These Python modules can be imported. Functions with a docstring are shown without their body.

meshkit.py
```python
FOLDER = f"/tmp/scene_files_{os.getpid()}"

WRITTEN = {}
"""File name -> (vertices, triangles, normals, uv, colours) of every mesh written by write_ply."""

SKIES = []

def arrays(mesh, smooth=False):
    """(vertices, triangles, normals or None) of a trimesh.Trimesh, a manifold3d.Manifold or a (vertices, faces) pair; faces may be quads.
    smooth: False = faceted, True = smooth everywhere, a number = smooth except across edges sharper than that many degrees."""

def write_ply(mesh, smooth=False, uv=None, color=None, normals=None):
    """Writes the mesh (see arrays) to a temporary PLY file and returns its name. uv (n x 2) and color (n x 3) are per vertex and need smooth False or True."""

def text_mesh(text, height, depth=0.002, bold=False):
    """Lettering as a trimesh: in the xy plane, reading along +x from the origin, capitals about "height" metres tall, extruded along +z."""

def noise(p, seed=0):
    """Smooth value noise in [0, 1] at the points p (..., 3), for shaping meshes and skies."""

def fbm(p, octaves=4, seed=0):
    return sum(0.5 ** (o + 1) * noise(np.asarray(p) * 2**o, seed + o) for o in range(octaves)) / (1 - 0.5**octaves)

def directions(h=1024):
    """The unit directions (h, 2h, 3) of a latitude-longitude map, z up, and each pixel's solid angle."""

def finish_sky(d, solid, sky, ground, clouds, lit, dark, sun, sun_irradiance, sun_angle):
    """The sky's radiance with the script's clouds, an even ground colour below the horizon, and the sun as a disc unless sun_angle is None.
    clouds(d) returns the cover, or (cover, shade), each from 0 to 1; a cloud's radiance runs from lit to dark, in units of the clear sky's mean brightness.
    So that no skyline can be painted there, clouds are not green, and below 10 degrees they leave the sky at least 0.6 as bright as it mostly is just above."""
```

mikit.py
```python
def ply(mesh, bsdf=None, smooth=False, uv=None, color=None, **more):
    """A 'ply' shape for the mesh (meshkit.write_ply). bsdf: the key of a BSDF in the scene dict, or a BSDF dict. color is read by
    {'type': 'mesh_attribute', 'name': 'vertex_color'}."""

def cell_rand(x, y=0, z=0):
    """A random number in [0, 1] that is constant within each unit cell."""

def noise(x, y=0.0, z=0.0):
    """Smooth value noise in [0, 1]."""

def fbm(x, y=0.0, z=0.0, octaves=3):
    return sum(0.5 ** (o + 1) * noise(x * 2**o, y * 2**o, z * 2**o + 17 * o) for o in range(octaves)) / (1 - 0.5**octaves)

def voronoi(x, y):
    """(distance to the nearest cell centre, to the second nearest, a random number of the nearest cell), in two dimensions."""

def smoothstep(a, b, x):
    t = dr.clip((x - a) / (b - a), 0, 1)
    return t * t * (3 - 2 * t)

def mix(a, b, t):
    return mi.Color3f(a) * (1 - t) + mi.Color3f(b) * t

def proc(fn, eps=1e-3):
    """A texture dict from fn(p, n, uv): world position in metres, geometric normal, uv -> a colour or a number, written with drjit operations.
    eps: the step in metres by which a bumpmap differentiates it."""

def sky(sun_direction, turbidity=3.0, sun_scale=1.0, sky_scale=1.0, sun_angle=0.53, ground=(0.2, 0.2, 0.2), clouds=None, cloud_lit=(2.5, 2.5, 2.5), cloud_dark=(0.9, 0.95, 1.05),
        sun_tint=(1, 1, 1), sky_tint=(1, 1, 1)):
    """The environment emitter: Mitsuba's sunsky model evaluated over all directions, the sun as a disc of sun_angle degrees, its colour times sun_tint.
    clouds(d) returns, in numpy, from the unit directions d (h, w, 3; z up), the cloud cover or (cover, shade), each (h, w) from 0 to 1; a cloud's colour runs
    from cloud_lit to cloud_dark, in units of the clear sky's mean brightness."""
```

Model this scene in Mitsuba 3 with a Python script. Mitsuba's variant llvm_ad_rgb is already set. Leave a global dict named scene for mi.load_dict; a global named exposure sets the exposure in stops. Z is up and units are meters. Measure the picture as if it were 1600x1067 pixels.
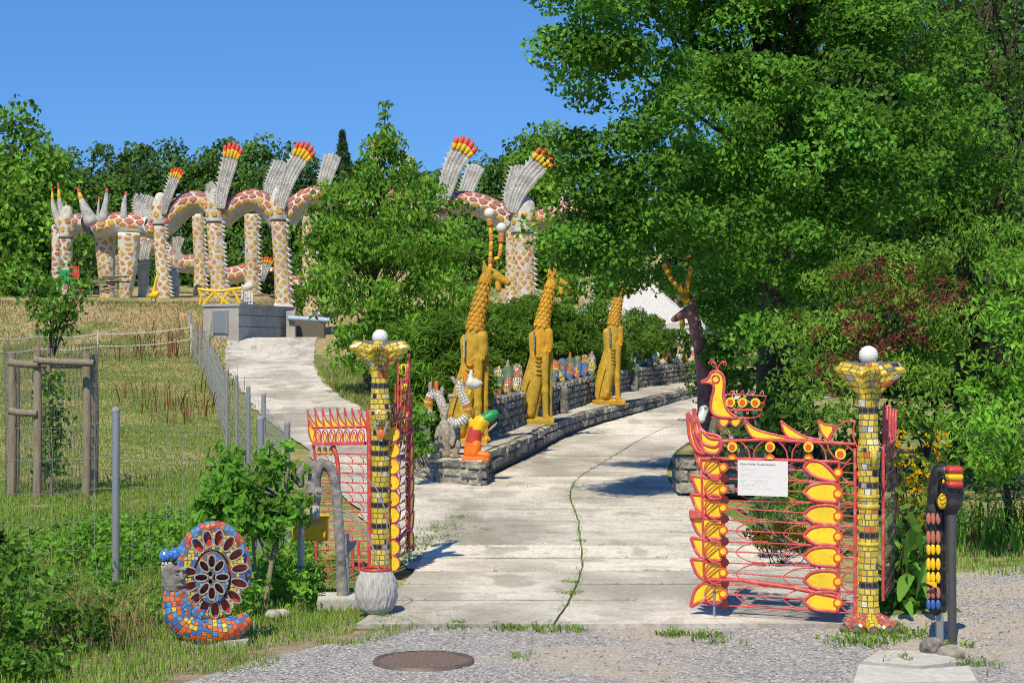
import math, numpy as np, trimesh, mitsuba as mi, mikit, meshkit
import manifold3d as m3
from shapely.geometry import Polygon, Point, box as sbox
from shapely import affinity
from shapely.ops import unary_union
T = mi.ScalarTransform4f
scene, labels = {}, {}
# ---------------------------------------------------------------- camera, sky, exposure
F, CX, CY, EYE = 2800.0, 800.0, 533.5, 2.0          # focal length in pixels of the 1600 x 1067 photograph, level camera
scene['camera'] = {'type': 'perspective', 'fov_axis': 'x', 'fov': math.degrees(2 * math.atan(800 / F)), 'near_clip': 0.1, 'far_clip': 3000.0,
                   'to_world': T().look_at(origin=[0, 0, EYE], target=[0, 10, EYE], up=[0, 0, 1])}
scene['sky'] = mikit.sky((-0.22, -0.82, 1.0), turbidity=2.6, sky_tint=(0.46, 0.81, 1.24), sun_tint=(0.96, 1.0, 0.96))
exposure = 1.55

# ---------------------------------------------------------------- helpers
RNG = np.random.default_rng(7)
used = set()
def num(key):
    if key not in used:
        used.add(key); return key
    i = 1
    while f'{key}_{i:03d}' in used: i += 1
    used.add(f'{key}_{i:03d}'); return f'{key}_{i:03d}'
def thing(name, label, cat, group=None):
    k = num(name); labels[k] = {'label': label, 'category': cat}
    if group: labels[k]['group'] = group
    return k
def put(key, mesh, bsdf, smooth=False, kind=None, label=None, **kw):
    if isinstance(mesh, (list, tuple)) and len(mesh) == 0: return None
    if isinstance(mesh, list): mesh = cat(mesh)
    scene[key] = mikit.ply(mesh, bsdf, smooth=smooth, **kw)
    if kind or label:
        labels[key] = {}
        if kind: labels[key]['kind'] = kind
        if label: labels[key]['label'] = label
    return key
def part(parent, name, mesh, bsdf, smooth=False, kind=None, label=None, **kw):
    if isinstance(mesh, list) and not mesh: return None
    return put(num(parent + '__' + name), mesh, bsdf, smooth, kind, label, **kw)
def single(name, mesh, bsdf, label, cat, group=None, smooth=False):
    k = thing(name, label, cat, group); return put_keep(k, mesh, bsdf, smooth)
def put_keep(k, mesh, bsdf, smooth):
    if isinstance(mesh, list): mesh = cat(mesh)
    scene[k] = mikit.ply(mesh, bsdf, smooth=smooth); return k
def struct(name, mesh, bsdf, smooth=False, **kw):
    k = num(name); scene[k] = mikit.ply(mesh if not isinstance(mesh, list) else cat(mesh), bsdf, smooth=smooth, **kw); labels[k] = {'kind': 'structure'}; return k
def vf(m):
    if isinstance(m, tuple): return np.asarray(m[0], float), tri(np.asarray(m[1], int))
    if hasattr(m, 'to_mesh'):
        q = m.to_mesh(); return np.array(q.vert_properties[:, :3], float), np.array(q.tri_verts, int)
    return np.array(m.vertices), np.array(m.faces)
def tri(f):
    return np.vstack([f[:, [0, 1, 2]], f[:, [0, 2, 3]]]) if f.shape[1] == 4 else f
def cat(ms):
    V, Fs, o = [], [], 0
    for m in ms:
        v, f = vf(m); V.append(v); Fs.append(f + o); o += len(v)
    return np.vstack(V), np.vstack(Fs)
def xf(m, M):
    v, f = vf(m); M = np.asarray(M, float); v = v @ M[:3, :3].T + M[:3, 3]
    return (v, f[:, ::-1] if np.linalg.det(M[:3, :3]) < 0 else f)
def frame(o, ex, ey, ez):
    M = np.eye(4); M[:3, 0], M[:3, 1], M[:3, 2], M[:3, 3] = ex, ey, ez, o; return M
def unit(v):
    v = np.asarray(v, float); return v / np.maximum(np.linalg.norm(v, axis=-1, keepdims=True), 1e-12)
def W(px, py, d): return np.array([(px - CX) / F * d, d, EYE - (py - CY) / F * d])
def box(c, s, rz=0.0):
    b = trimesh.creation.box(extents=s); v = np.array(b.vertices)
    R = np.array([[math.cos(rz), -math.sin(rz), 0], [math.sin(rz), math.cos(rz), 0], [0, 0, 1]])
    return v @ R.T + np.asarray(c, float), np.array(b.faces)
def rbox(c, s, r=0.02, rz=0.0):
    h = [m3.Manifold.sphere(r, 8).translate((sx * (s[0] / 2 - r), sy * (s[1] / 2 - r), sz * (s[2] / 2 - r))) for sx in (-1, 1) for sy in (-1, 1) for sz in (-1, 1)]
    return vf(m3.Manifold.batch_hull(h).rotate((0, 0, math.degrees(rz))).translate(tuple(map(float, c))))
def spline(P, n):
    P = np.asarray(P, float); k = len(P)
    if k < 3: 
        t = np.linspace(0, 1, n)[:, None]; return P[0] * (1 - t) + P[-1] * t
    Q = np.vstack([2 * P[0] - P[1], P, 2 * P[-1] - P[-2]]); out = []
    for t in np.linspace(0, k - 1 - 1e-9, n):
        i = int(t); s = t - i; a, b, c, d = Q[i:i + 4]
        out.append(0.5 * (2 * b + (c - a) * s + (2 * a - 5 * b + 4 * c - d) * s * s + (3 * b - a - 3 * c + d) * s ** 3))
    return np.array(out)
def frames(P):
    t = unit(np.gradient(P, axis=0)); n = np.zeros_like(P)
    a = np.array([0, 1, 0.]) if abs(t[0, 1]) < 0.9 else np.array([1., 0, 0])
    for i in range(len(P)):
        a = unit(a - t[i] * (a @ t[i])); n[i] = a
    return t, n, np.cross(t, n)
def tube(P, r, n=8, cap=True, flat=1.0, round_end=False):
    P = np.asarray(P, float); r = np.broadcast_to(np.asarray(r, float), len(P)).copy()
    t, a, b = frames(P)
    if round_end:
        P = np.vstack([P[0] - t[0] * r[0] * .75, P[0] - t[0] * r[0] * .45, P, P[-1] + t[-1] * r[-1] * .45, P[-1] + t[-1] * r[-1] * .75]); r = np.concatenate([[r[0] * .4, r[0] * .8], r, [r[-1] * .8, r[-1] * .4]])
        a = np.vstack([a[:1], a[:1], a, a[-1:], a[-1:]]); b = np.vstack([b[:1], b[:1], b, b[-1:], b[-1:]])
    th = np.arange(n) * 2 * np.pi / n
    V = (P[:, None] + r[:, None, None] * (np.cos(th)[None, :, None] * a[:, None] * flat + np.sin(th)[None, :, None] * b[:, None])).reshape(-1, 3)
    i = np.arange(len(P) - 1)[:, None] * n; j = np.arange(n)[None]; k = (j + 1) % n
    f = np.stack([i + j, i + k, i + n + k, i + n + j], -1).reshape(-1, 4); Fs = [tri(f)]
    if cap:
        m = len(V); V = np.vstack([V, P[:1], P[-1:]]); jj = np.arange(n); kk = (jj + 1) % n; e = (len(P) - 1) * n
        Fs += [np.stack([kk, jj, jj * 0 + m], 1), np.stack([e + jj, e + kk, jj * 0 + m + 1], 1)]
    return V, np.vstack(Fs)
def rod(a, b, r, n=6): return tube(np.array([a, b], float), [r, r] if np.isscalar(r) else r, n)
def ball(c, r, sub=2, s=(1, 1, 1)):
    b = trimesh.creation.icosphere(subdivisions=sub); return np.array(b.vertices) * np.asarray(s) * r + np.asarray(c, float), np.array(b.faces)
def lathe(prof, n=24, c=(0, 0, 0)):
    """prof: (radius, z) from bottom to top."""
    prof = np.asarray(prof, float); th = np.arange(n) * 2 * np.pi / n
    V = np.stack([prof[:, None, 0] * np.cos(th), prof[:, None, 0] * np.sin(th), np.repeat(prof[:, 1:], n, 1)], -1).reshape(-1, 3) + np.asarray(c, float)
    i = np.arange(len(prof) - 1)[:, None] * n; j = np.arange(n)[None]; k = (j + 1) % n
    return V, tri(np.stack([i + j, i + k, i + n + k, i + n + j], -1).reshape(-1, 4))
def chain(pts, segs=12):
    """Hull chain of spheres (x, y, z, r)."""
    s = [m3.Manifold.sphere(float(p[3]), segs).translate(tuple(map(float, p[:3]))) for p in pts]
    return m3.Manifold.batch_boolean([m3.Manifold.batch_hull([s[i], s[i + 1]]) for i in range(len(s) - 1)], m3.OpType.Add) if len(s) > 1 else s[0]
def blend(ms, edge, it=12, bump=0.0, bs=8.0):
    """One smooth continuous surface out of several manifolds."""
    m = m3.Manifold.batch_boolean(list(ms), m3.OpType.Add).refine_to_length(edge); v, f = vf(m)
    t = trimesh.Trimesh(v, f, process=True); trimesh.smoothing.filter_taubin(t, lamb=0.55, nu=0.53, iterations=it)
    if bump: t.vertices = t.vertices + t.vertex_normals * ((meshkit.fbm(np.array(t.vertices) * bs) - .5) * bump)[:, None]
    return np.array(t.vertices), np.array(t.faces)
def prism(poly, depth, M):
    """shapely polygon in the (u, w) plane, extruded from -depth/2 to depth/2 along the third axis, then placed by the matrix M."""
    gs = [g for g in getattr(poly, 'geoms', [poly]) if g.area > 1e-9]
    ms = []
    for g in gs:
        e = trimesh.creation.extrude_polygon(g, depth, engine='earcut'); v = np.array(e.vertices); v[:, 2] -= depth / 2
        ms.append((v, np.array(e.faces)))
    return xf(cat(ms), M)
XZ = lambda o=(0, 0, 0): frame(o, (1, 0, 0), (0, 0, 1), (0, -1, 0))

# ---------------------------------------------------------------- materials
def rgb(*c): return {'type': 'rgb', 'value': list(c)}
def P_(name, c, rough=0.6, **k):
    scene[name] = {'type': 'twosided', 'bsdf': {'type': 'principled', 'base_color': rgb(*c) if isinstance(c, tuple) else mikit.proc(c), 'roughness': rough, **k}}
def PB(name, fn, bump, scale, rough=0.8, eps=2e-3, **k):
    scene[name] = {'type': 'twosided', 'bsdf': {'type': 'bumpmap', 'tex': mikit.proc(bump, eps), 'scale': scale, 'nested': {'type': 'principled', 'base_color': mikit.proc(fn), 'roughness': rough, **k}}}
nz, fb, mx, ss = mikit.noise, mikit.fbm, mikit.mix, mikit.smoothstep
VC = {'type': 'mesh_attribute', 'name': 'vertex_color'}
scene['leaf'] = {'type': 'principledthin', 'base_color': VC, 'roughness': 0.38, 'spec_trans': 0.0, 'diff_trans': 0.9, 'eta': 1.5}
scene['blade'] = {'type': 'principledthin', 'base_color': VC, 'roughness': 0.6, 'spec_trans': 0.0, 'diff_trans': 0.6, 'eta': 1.3}
scene['pebble'] = {'type': 'twosided', 'bsdf': {'type': 'diffuse', 'reflectance': VC}}
def f_ground(p, n, uv):
    a = fb(p.x * .5, p.y * .5, 0, 3); b = fb(p.x * 7, p.y * 7, 3, 2); far = ss(57, 66, p.y + 4 * a)
    c = mx((.115, .165, .04), (.25, .235, .10), ss(.40, .60, a + .25 * (b - .5)))
    c = mx(c, (.36, .265, .145), far * ss(.35, .6, fb(p.x * .9, p.y * .9, 7, 2)) * .8)
    c = mx(c, (.24, .20, .13), (1 - ss(11.9, 13.2, p.y - .3 * b + .6 * ss(-2.5, -6, p.x))) * ss(-7, -3, p.x))
    return c * (.65 + .7 * b)
PB('ground_mat', f_ground, lambda p, n, uv: fb(p.x * 14, p.y * 14, p.z * 6, 3), .05, 1.0, 4e-3)
def f_gravel(p, n, uv):
    d1, d2, w = mikit.voronoi(p.x * 64 + 1.2 * nz(p.x * 9, p.y * 9), p.y * 64)
    c = mx((.16, .162, .168), (.47, .462, .45), w * w * .9 + .05); big = fb(p.x * 1.1, p.y * 1.3, 2, 3)
    return mx(c * (.72 + .5 * ss(.02, .2, d2 - d1)), (.42, .37, .28), .5 * ss(.52, .7, big))
PB('gravel_mat', f_gravel, lambda p, n, uv: mikit.voronoi(p.x * 64 + 1.2 * nz(p.x * 9, p.y * 9), p.y * 64)[0], -.005, .9, 2e-3)
def f_conc(p, n, uv):
    k_ = fb(p.x * 1.8, p.y * 2.2, 4, 4)
    a = fb(p.x * .9 + 5, p.y * .35, 1, 4); b = fb(p.x * 6, p.y * 7, 2, 2); s = fb(p.x * 40, p.y * 40, p.z * 40, 2)
    c = mx((.28, .268, .237), (.49, .475, .43), ss(.3, .7, .75 * a + .28 * k_)); c = mx(c, (.58, .565, .52), .30 * ss(.56, .74, k_)); c = mx(c, (.27, .255, .225), .4 * ss(.55, .75, b)); 
    c = mx(c, (.20, .185, .15), .55 * ss(.60, .74, fb(p.x * 2.3, p.y * 1.3, 9, 3)))
    return c * (.66 + .68 * s)
PB('concrete_light', lambda p, n, uv: f_conc(p + mi.Vector3f(31.0, 17.0, 0), n, uv) * 1.14, lambda p, n, uv: fb(p.x * 26, p.y * 38, 0, 3), .010, .95, 2e-3)
PB('concrete_mat', f_conc, lambda p, n, uv: fb(p.x * 26, p.y * 38, 0, 3), .010, .95, 2e-3)
def f_plain(p, n, uv):
    a = fb(p.x * 2, p.y * 2, p.z * 1.3, 3); s = fb(p.x * 30, p.y * 30, p.z * 30, 2)
    return mx((.34, .335, .32), (.52, .51, .48), a) * (.8 + .4 * s)
P_('concrete_wall', f_plain, .9)
def f_rock(lo, hi):
    def f(p, n, uv):
        a = fb(p.x * 3.1, p.y * 3.1, p.z * 3.1, 2); s = fb(p.x * 24, p.y * 24, p.z * 24, 3)
        return mx(lo, hi, ss(.25, .75, .6 * a + .5 * s)) * (.7 + .6 * s)
    return f
rough_bump = lambda p, n, uv: fb(p.x * 26, p.y * 26, p.z * 26, 3)
PB('stone_a', f_rock((.14, .13, .115), (.36, .345, .31)), rough_bump, .03, .95)
P_('stone_b', f_rock((.20, .185, .15), (.44, .415, .35)), .95)
P_('stone_c', f_rock((.09, .085, .08), (.25, .24, .22)), .95)
P_('mortar', (.15, .14, .12), .95)
PB('statue_grey', f_rock((.12, .115, .11), (.30, .29, .275)), rough_bump, .012, .9)
def f_ochre(p, n, uv):
    a = fb(p.x * 1.6, p.y * 1.6, p.z * 1.0, 3); s = fb(p.x * 16, p.y * 16, p.z * 9, 3)
    c = mx((.66, .35, .025), (.48, .335, .04), ss(.45, .66, a + .12 * ss(.6, .0, uv.x)))
    return mx(c, (.60, .36, .05), .5 * ss(.5, .7, s)) * (.75 + .5 * s)
PB('ochre', f_ochre, lambda p, n, uv: fb(p.x * 30, p.y * 30, p.z * 18, 3), .012, .8)
P_('ochre_deep', (.58, .30, .03), .75); P_('ochre_light', (.62, .38, .045), .75)
P_('ochre_dark', (.30, .165, .03), .8)
PB('deer_brown', f_rock((.20, .082, .078), (.36, .17, .155)), rough_bump, .01, .85)
def f_white(p, n, uv):
    a = fb(p.x * .8, p.y * .8, p.z * .5, 3); s = fb(p.x * 9, p.y * 9, p.z * 5, 3)
    return mx((.68, .66, .61), (.48, .465, .43), ss(.45, .7, .55 * a + .5 * s)) * (.85 + .3 * s)
PB('dragon_white', f_white, lambda p, n, uv: fb(p.x * 9, p.y * 9, p.z * 5, 3), .06, .85, 6e-3)
P_('dragon_bright', (.66, .65, .62), .8)
PB('wing_grey', f_rock((.32, .32, .315), (.56, .555, .54)), lambda p, n, uv: fb(p.x * 6, p.y * 6, p.z * 3, 3), .03, .85, 6e-3)
P_('spot_yellow', (.60, .36, .05), .7); P_('spot_orange', (.58, .24, .06), .7); P_('spot_red', (.44, .15, .105), .75); P_('spot_mauve', (.34, .16, .145), .75)
P_('tip_red', (.72, .09, .04), .6); P_('tip_yellow', (.82, .52, .02), .6)
def f_worn(c0, c1):
    def f(p, n, uv):
        s = fb(p.x * 22, p.y * 22, p.z * 22, 3); return mx(c0, c1, ss(.5, .75, s)) * (.85 + .3 * fb(p.x * 6, p.y * 6, p.z * 6, 2))
    return f
P_('gate_red', f_worn((.62, .085, .085), (.70, .21, .19)), .42, clearcoat=.15)
P_('gate_yellow', f_worn((.92, .69, .03), (.90, .58, .02)), .4, clearcoat=.2)
P_('gate_orange', (.78, .12, .03), .4)
P_('gate_dark', (.13, .015, .015), .6)
for nm, c in dict(yellow=(.72, .56, .035), yellow_b=(.80, .62, .09), yellow_c=(.62, .48, .05), black=(.03, .03, .035), orange=(.75, .17, .03), red=(.62, .06, .05), white=(.72, .72, .68),
                  blue=(.045, .17, .56), blue_b=(.10, .30, .66), grey=(.34, .36, .38), green=(.05, .26, .07), pale=(.55, .62, .40)).items():
    P_('tile_' + nm, c, .22, clearcoat=.3, specular=.5)
P_('grout', (.15, .14, .125), .95); P_('grout_light', (.36, .35, .33), .95)
P_('steel', (.40, .43, .46), .42, metallic=.55); P_('steel_dark', (.12, .12, .125), .5, metallic=.5); P_('wire', (.20, .21, .22), .6, metallic=.4)
P_('wire_pale', (.30, .31, .31), .7)
P_('lamp_white', (.80, .80, .78), .25, clearcoat=.5)
P_('paper_white', (.80, .80, .80), .5); P_('ink', (.10, .10, .11), .8); P_('ink_pale', (.42, .42, .43), .8)
def f_wood(p, n, uv):
    s = fb(p.x * 40, p.y * 40, p.z * 5, 3); return mx((.17, .14, .105), (.36, .31, .24), s)
P_('wood_grey', f_wood, .9)
P_('bark', f_rock((.035, .028, .02), (.12, .095, .07)), .95); P_('bark_pale', (.26, .215, .15), .9); P_('twig', (.075, .055, .035), .9)
P_('iron_worn', (.27, .20, .165), .5, metallic=.3)
def f_rust(p, n, uv):
    s = fb(p.x * 30, p.y * 30, 0, 3); return mx((.115, .092, .082), (.22, .18, .155), s)
P_('iron', f_rust, .6, metallic=.3)
P_('plastic_yellow', (.85, .50, .005), .35); P_('paint_green', (.02, .30, .10), .4); P_('paint_red', (.55, .06, .045), .4); P_('paint_yellow', (.86, .55, .01), .35); P_('paint_orange', (.85, .20, .015), .4)
P_('paint_black', f_worn((.016, .017, .020), (.05, .05, .052)), .38, clearcoat=.4); P_('paint_blue', (.04, .12, .42), .4); P_('mauve_grey', (.38, .31, .29), .6)
PB('pot_mat', lambda p, n, uv: mx((.42, .42, .41), (.56, .555, .54), fb(p.x * 70, p.y * 70, p.z * 16, 2)), lambda p, n, uv: fb(p.x * 60, p.y * 60, p.z * 14, 2), .02, .85)
P_('tarp_white', (.60, .61, .63), .6); P_('tarp_blue', (.42, .58, .78), .6)
# ---------------------------------------------------------------- terrain
YL = [-400, 13, 23, 40, 50, 58, 62, 66, 70, 90, 120, 170, 900]; ZL = [0, 0, .12, .6, 1.0, 1.4, 2.2, 3.3, 3.6, 4.6, 7.5, 10, 10]
YR = [-400, 12.4, 45, 65, 90, 120, 170, 900]; ZR = [0, 0, .65, 2.0, 4.5, 7.5, 10, 10]
XB_Y = [0, 20, 25, 34, 40, 45, 60]; XB = [-1.6, -1.4, -1.3, .2, 1.6, 3.2, 6]
from scipy.interpolate import PchipInterpolator
gl, gr, gb = PchipInterpolator(YL, ZL), PchipInterpolator(YR, ZR), PchipInterpolator(XB_Y, XB)
def hz(x, y):
    x, y = np.asarray(x, float), np.asarray(y, float)
    b = gb(np.clip(y, 0, 60)); t = np.clip((x - b + 3) / 3, 0, 1); t = t * t * (3 - 2 * t)
    # the bank on the left crest sinks towards the path
    l = gl(np.clip(y, -390, 890)); c = np.clip((y - 59) / 5, 0, 1) * np.clip((y - 90) / -10, 0, 1); s = np.clip((x + 10.7) / 1.1, 0, 1); s = s * s * (3 - 2 * s)
    l = l * (1 - c * s) + c * s * np.minimum(l, 2.0 + .02 * (y - 60))
    return l * (1 - t) + gr(np.clip(y, -390, 890)) * t
def G(px, py):
    """The point of the ground seen at a pixel of the photograph."""
    d = np.linspace(6, 140, 5400); x = (px - CX) / F * d; z = EYE - (py - CY) / F * d; g = hz(x, d) - z
    i = np.argmax(g > 0); i = max(i, 1); t = g[i - 1] / (g[i - 1] - g[i]); dd = d[i - 1] + t * (d[i] - d[i - 1])
    return np.array([(px - CX) / F * dd, dd])
def on(px, d): x = (px - CX) / F * d; return np.array([x, d, float(hz(x, d))])
def grid_mesh(xs, ys, zf):
    X, Y = np.meshgrid(xs, ys); V = np.stack([X, Y, zf(X, Y)], -1).reshape(-1, 3); n, m = len(xs), len(ys)
    i = np.arange(m - 1)[:, None] * n + np.arange(n - 1)[None]
    return V, tri(np.stack([i, i + 1, i + n + 1, i + n], -1).reshape(-1, 4))
xs = np.unique(np.concatenate([-np.geomspace(13, 700, 40), np.arange(-13, 13.01, .25), np.geomspace(13, 700, 40)]))
ys = np.unique(np.concatenate([[-300, -100, -30, -8, 0], np.arange(3, 80, .3), np.geomspace(80, 880, 60)]))
def ground_z(X, Y):
    P = np.stack([X, Y, X * 0], -1); rough = .02 + .10 * np.clip((-X - 2.0) / 2, 0, 1) * np.clip((Y - 12) / 4, 0, 1)
    import shapely
    near = np.clip(shapely.distance(PATHS, shapely.points(X, Y)) / .8 - .1, 0.02, 1); rough = rough * near
    return hz(X, Y) - meshkit.fbm(P * .9) * rough - meshkit.noise(P * 3.1, 5) * .03 * near
def sheet(poly, dz, step, zf=None):
    v, f = trimesh.creation.triangulate_polygon(poly, engine='earcut'); v, f = trimesh.remesh.subdivide_to_size(np.c_[v, np.zeros(len(v))], f, step, max_iter=40)
    v = np.array(v); v[:, 2] = hz(v[:, 0], v[:, 1]) + dz + (zf(v) if zf else 0); f = np.array(f)
    n = np.cross(v[f[:, 1]] - v[f[:, 0]], v[f[:, 2]] - v[f[:, 0]])[:, 2]; f[n < 0] = f[n < 0][:, ::-1]
    return v, f
def ragged(pts, amp, seed=1, step=.25):
    p = Polygon(pts).segmentize(step); c = np.array(p.exterior.coords)[:-1]
    c = c + amp * (np.stack([meshkit.fbm(np.c_[c * 1.7, c[:, :1] * 0], 3, seed), meshkit.fbm(np.c_[c * 1.7, c[:, :1] * 0 + 9], 3, seed)], 1) - .5) * 2
    return Polygon(c).buffer(0)
gpx = lambda l: [tuple(G(*q)) for q in l]
# gravel in front of the gate and to its right
gravel_poly = ragged([(-1.6, 9.2), (-1.95, 10.5), (-1.6, 11.3), (-1.08, 12.0), (-.75, 12.5), (-.6, 12.75), (2.3, 12.8), (3.3, 13.2), (3.55, 15.2), (4.6, 15.9), (8.5, 16.3), (9.5, 9), (7.5, 4), (-1.2, 4)], .12)
struct('gravel_road', sheet(gravel_poly, .006, .6), 'gravel_mat', True)
# drive: left and right edge by distance
DY = [12.45, 15, 19, 23.5, 27.5, 33, 38.5, 43.5, 48]; DL = [-1.1, -.86, -.75, -.46, .2, 1.18, 2.75, 4.4, 6.6]; DR = [2.62, 2.72, 2.45, 2.10, 2.45, 3.6, 5.4, 7.6, 10.2]
dl, dr_ = PchipInterpolator(DY, DL), PchipInterpolator(DY, DR)
yy = np.linspace(12.45, 48, 90)
drive_poly = Polygon(np.vstack([np.c_[dl(yy), yy], np.c_[dr_(yy), yy][::-1]]))
struct('drive', sheet(drive_poly.buffer(.02), .006, .9), 'ground_mat', True)
rows = [12.47, 13.62, 14.5, 15.3, 16.2, 17.15, 18.2, 19.3, 20.5, 21.8, 23.2, 24.7, 26.3, 28.0, 30.0, 32.2, 35.0, 38.4, 42.5, 48]
seam = lambda y: float(np.interp(y, [12, 14, 16.3, 19.3, 22, 25, 29, 48], [.37, .385, .417, .46, .47, .52, .60, .60]))
def slab(y0, y1, a0, a1, jit):
    n = 7; V = []
    g = .006 + .004 * jit; tt = np.linspace(0, 1, n)
    yv = y0 + .014 + (y1 - y0 - .028) * tt; top = []
    for j, y in enumerate(yv):
        L, R = dl(y), dr_(y); m_ = L + (R - L) * seam(y); xa, xb = (L + g, m_ - g) if a0 == 0 else (m_ + g, R - g)
        for i, s in enumerate(np.linspace(0, 1, n)):
            x = xa + (xb - xa) * s; wob = .018 * (meshkit.noise(np.array([x * 5, y * 5, 1.0])) - .5)
            top.append((x + (wob if i in (0, n - 1) else 0), y + (wob if j in (0, n - 1) else 0), float(hz(x, y)) + .034 + .012 * (jit - .5) * s + .006 * (meshkit.noise(np.array([x * 2, y * 2, 3.])) - .5)))
    top = np.array(top); k = np.arange(n - 1)[:, None] * n + np.arange(n - 1)[None]; f = tri(np.stack([k, k + 1, k + n + 1, k + n], -1).reshape(-1, 4))
    ring = np.concatenate([np.arange(n), np.arange(1, n) * n + n - 1, n * (n - 1) + np.arange(n - 2, -1, -1), np.arange(n - 2, 0, -1) * n])
    low = top[ring] - [0, 0, .06]; m = len(top); q = len(ring); a = np.arange(q); b = (a + 1) % q
    sides = tri(np.stack([ring[a], m + a, m + b, ring[b]], -1))
    return np.vstack([top, low]), np.vstack([f, sides])
for i in range(len(rows) - 1):
    cut = [0, .5, 1]
    for a in range(len(cut) - 1):
        part('drive', 'slab', slab(rows[i], rows[i + 1], cut[a], cut[a + 1], float(RNG.random())), ['concrete_mat', 'concrete_light', 'concrete_mat'][(i * 2 + a * 3 + i // 2) % 3], 30)
# the path that climbs to the left
path_pts = gpx([(640, 893), (600, 868), (560, 800), (480, 706), (432, 668), (398, 640), (374, 606), (352, 575), (350, 550), (358, 528)]) + gpx([(497, 528), (489, 556), (497, 590), (522, 614), (566, 640), (606, 668), (640, 700), (652, 730)]) + [(-1.1, 24.6), (-.3, 23.8), (dl(22.5) + .5, 22.5), (dl(19) + .5, 19.), (dl(16.5) + .5, 16.5), (dl(15) + .4, 15)]
path_poly = ragged(path_pts, .10, 4, .5).difference(drive_poly.buffer(-.25)).buffer(0)
path_poly = max(getattr(path_poly, 'geoms', [path_poly]), key=lambda g: g.area)
struct('path', sheet(path_poly, .026, .8), 'concrete_mat', True)
PATHS = unary_union([path_poly, drive_poly, gravel_poly])
struct('ground', grid_mesh(xs, ys, ground_z), 'ground_mat', True)
def scatter_in(poly, n, rng):
    x0, y0, x1, y1 = poly.bounds; out = []
    import shapely
    while sum(map(len, out)) < n:
        q = np.c_[rng.uniform(x0, x1, n * 2), rng.uniform(y0, y1, n * 2)]; out.append(q[shapely.contains_xy(poly, q[:, 0], q[:, 1])])
    return np.vstack(out)[:n]
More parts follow.
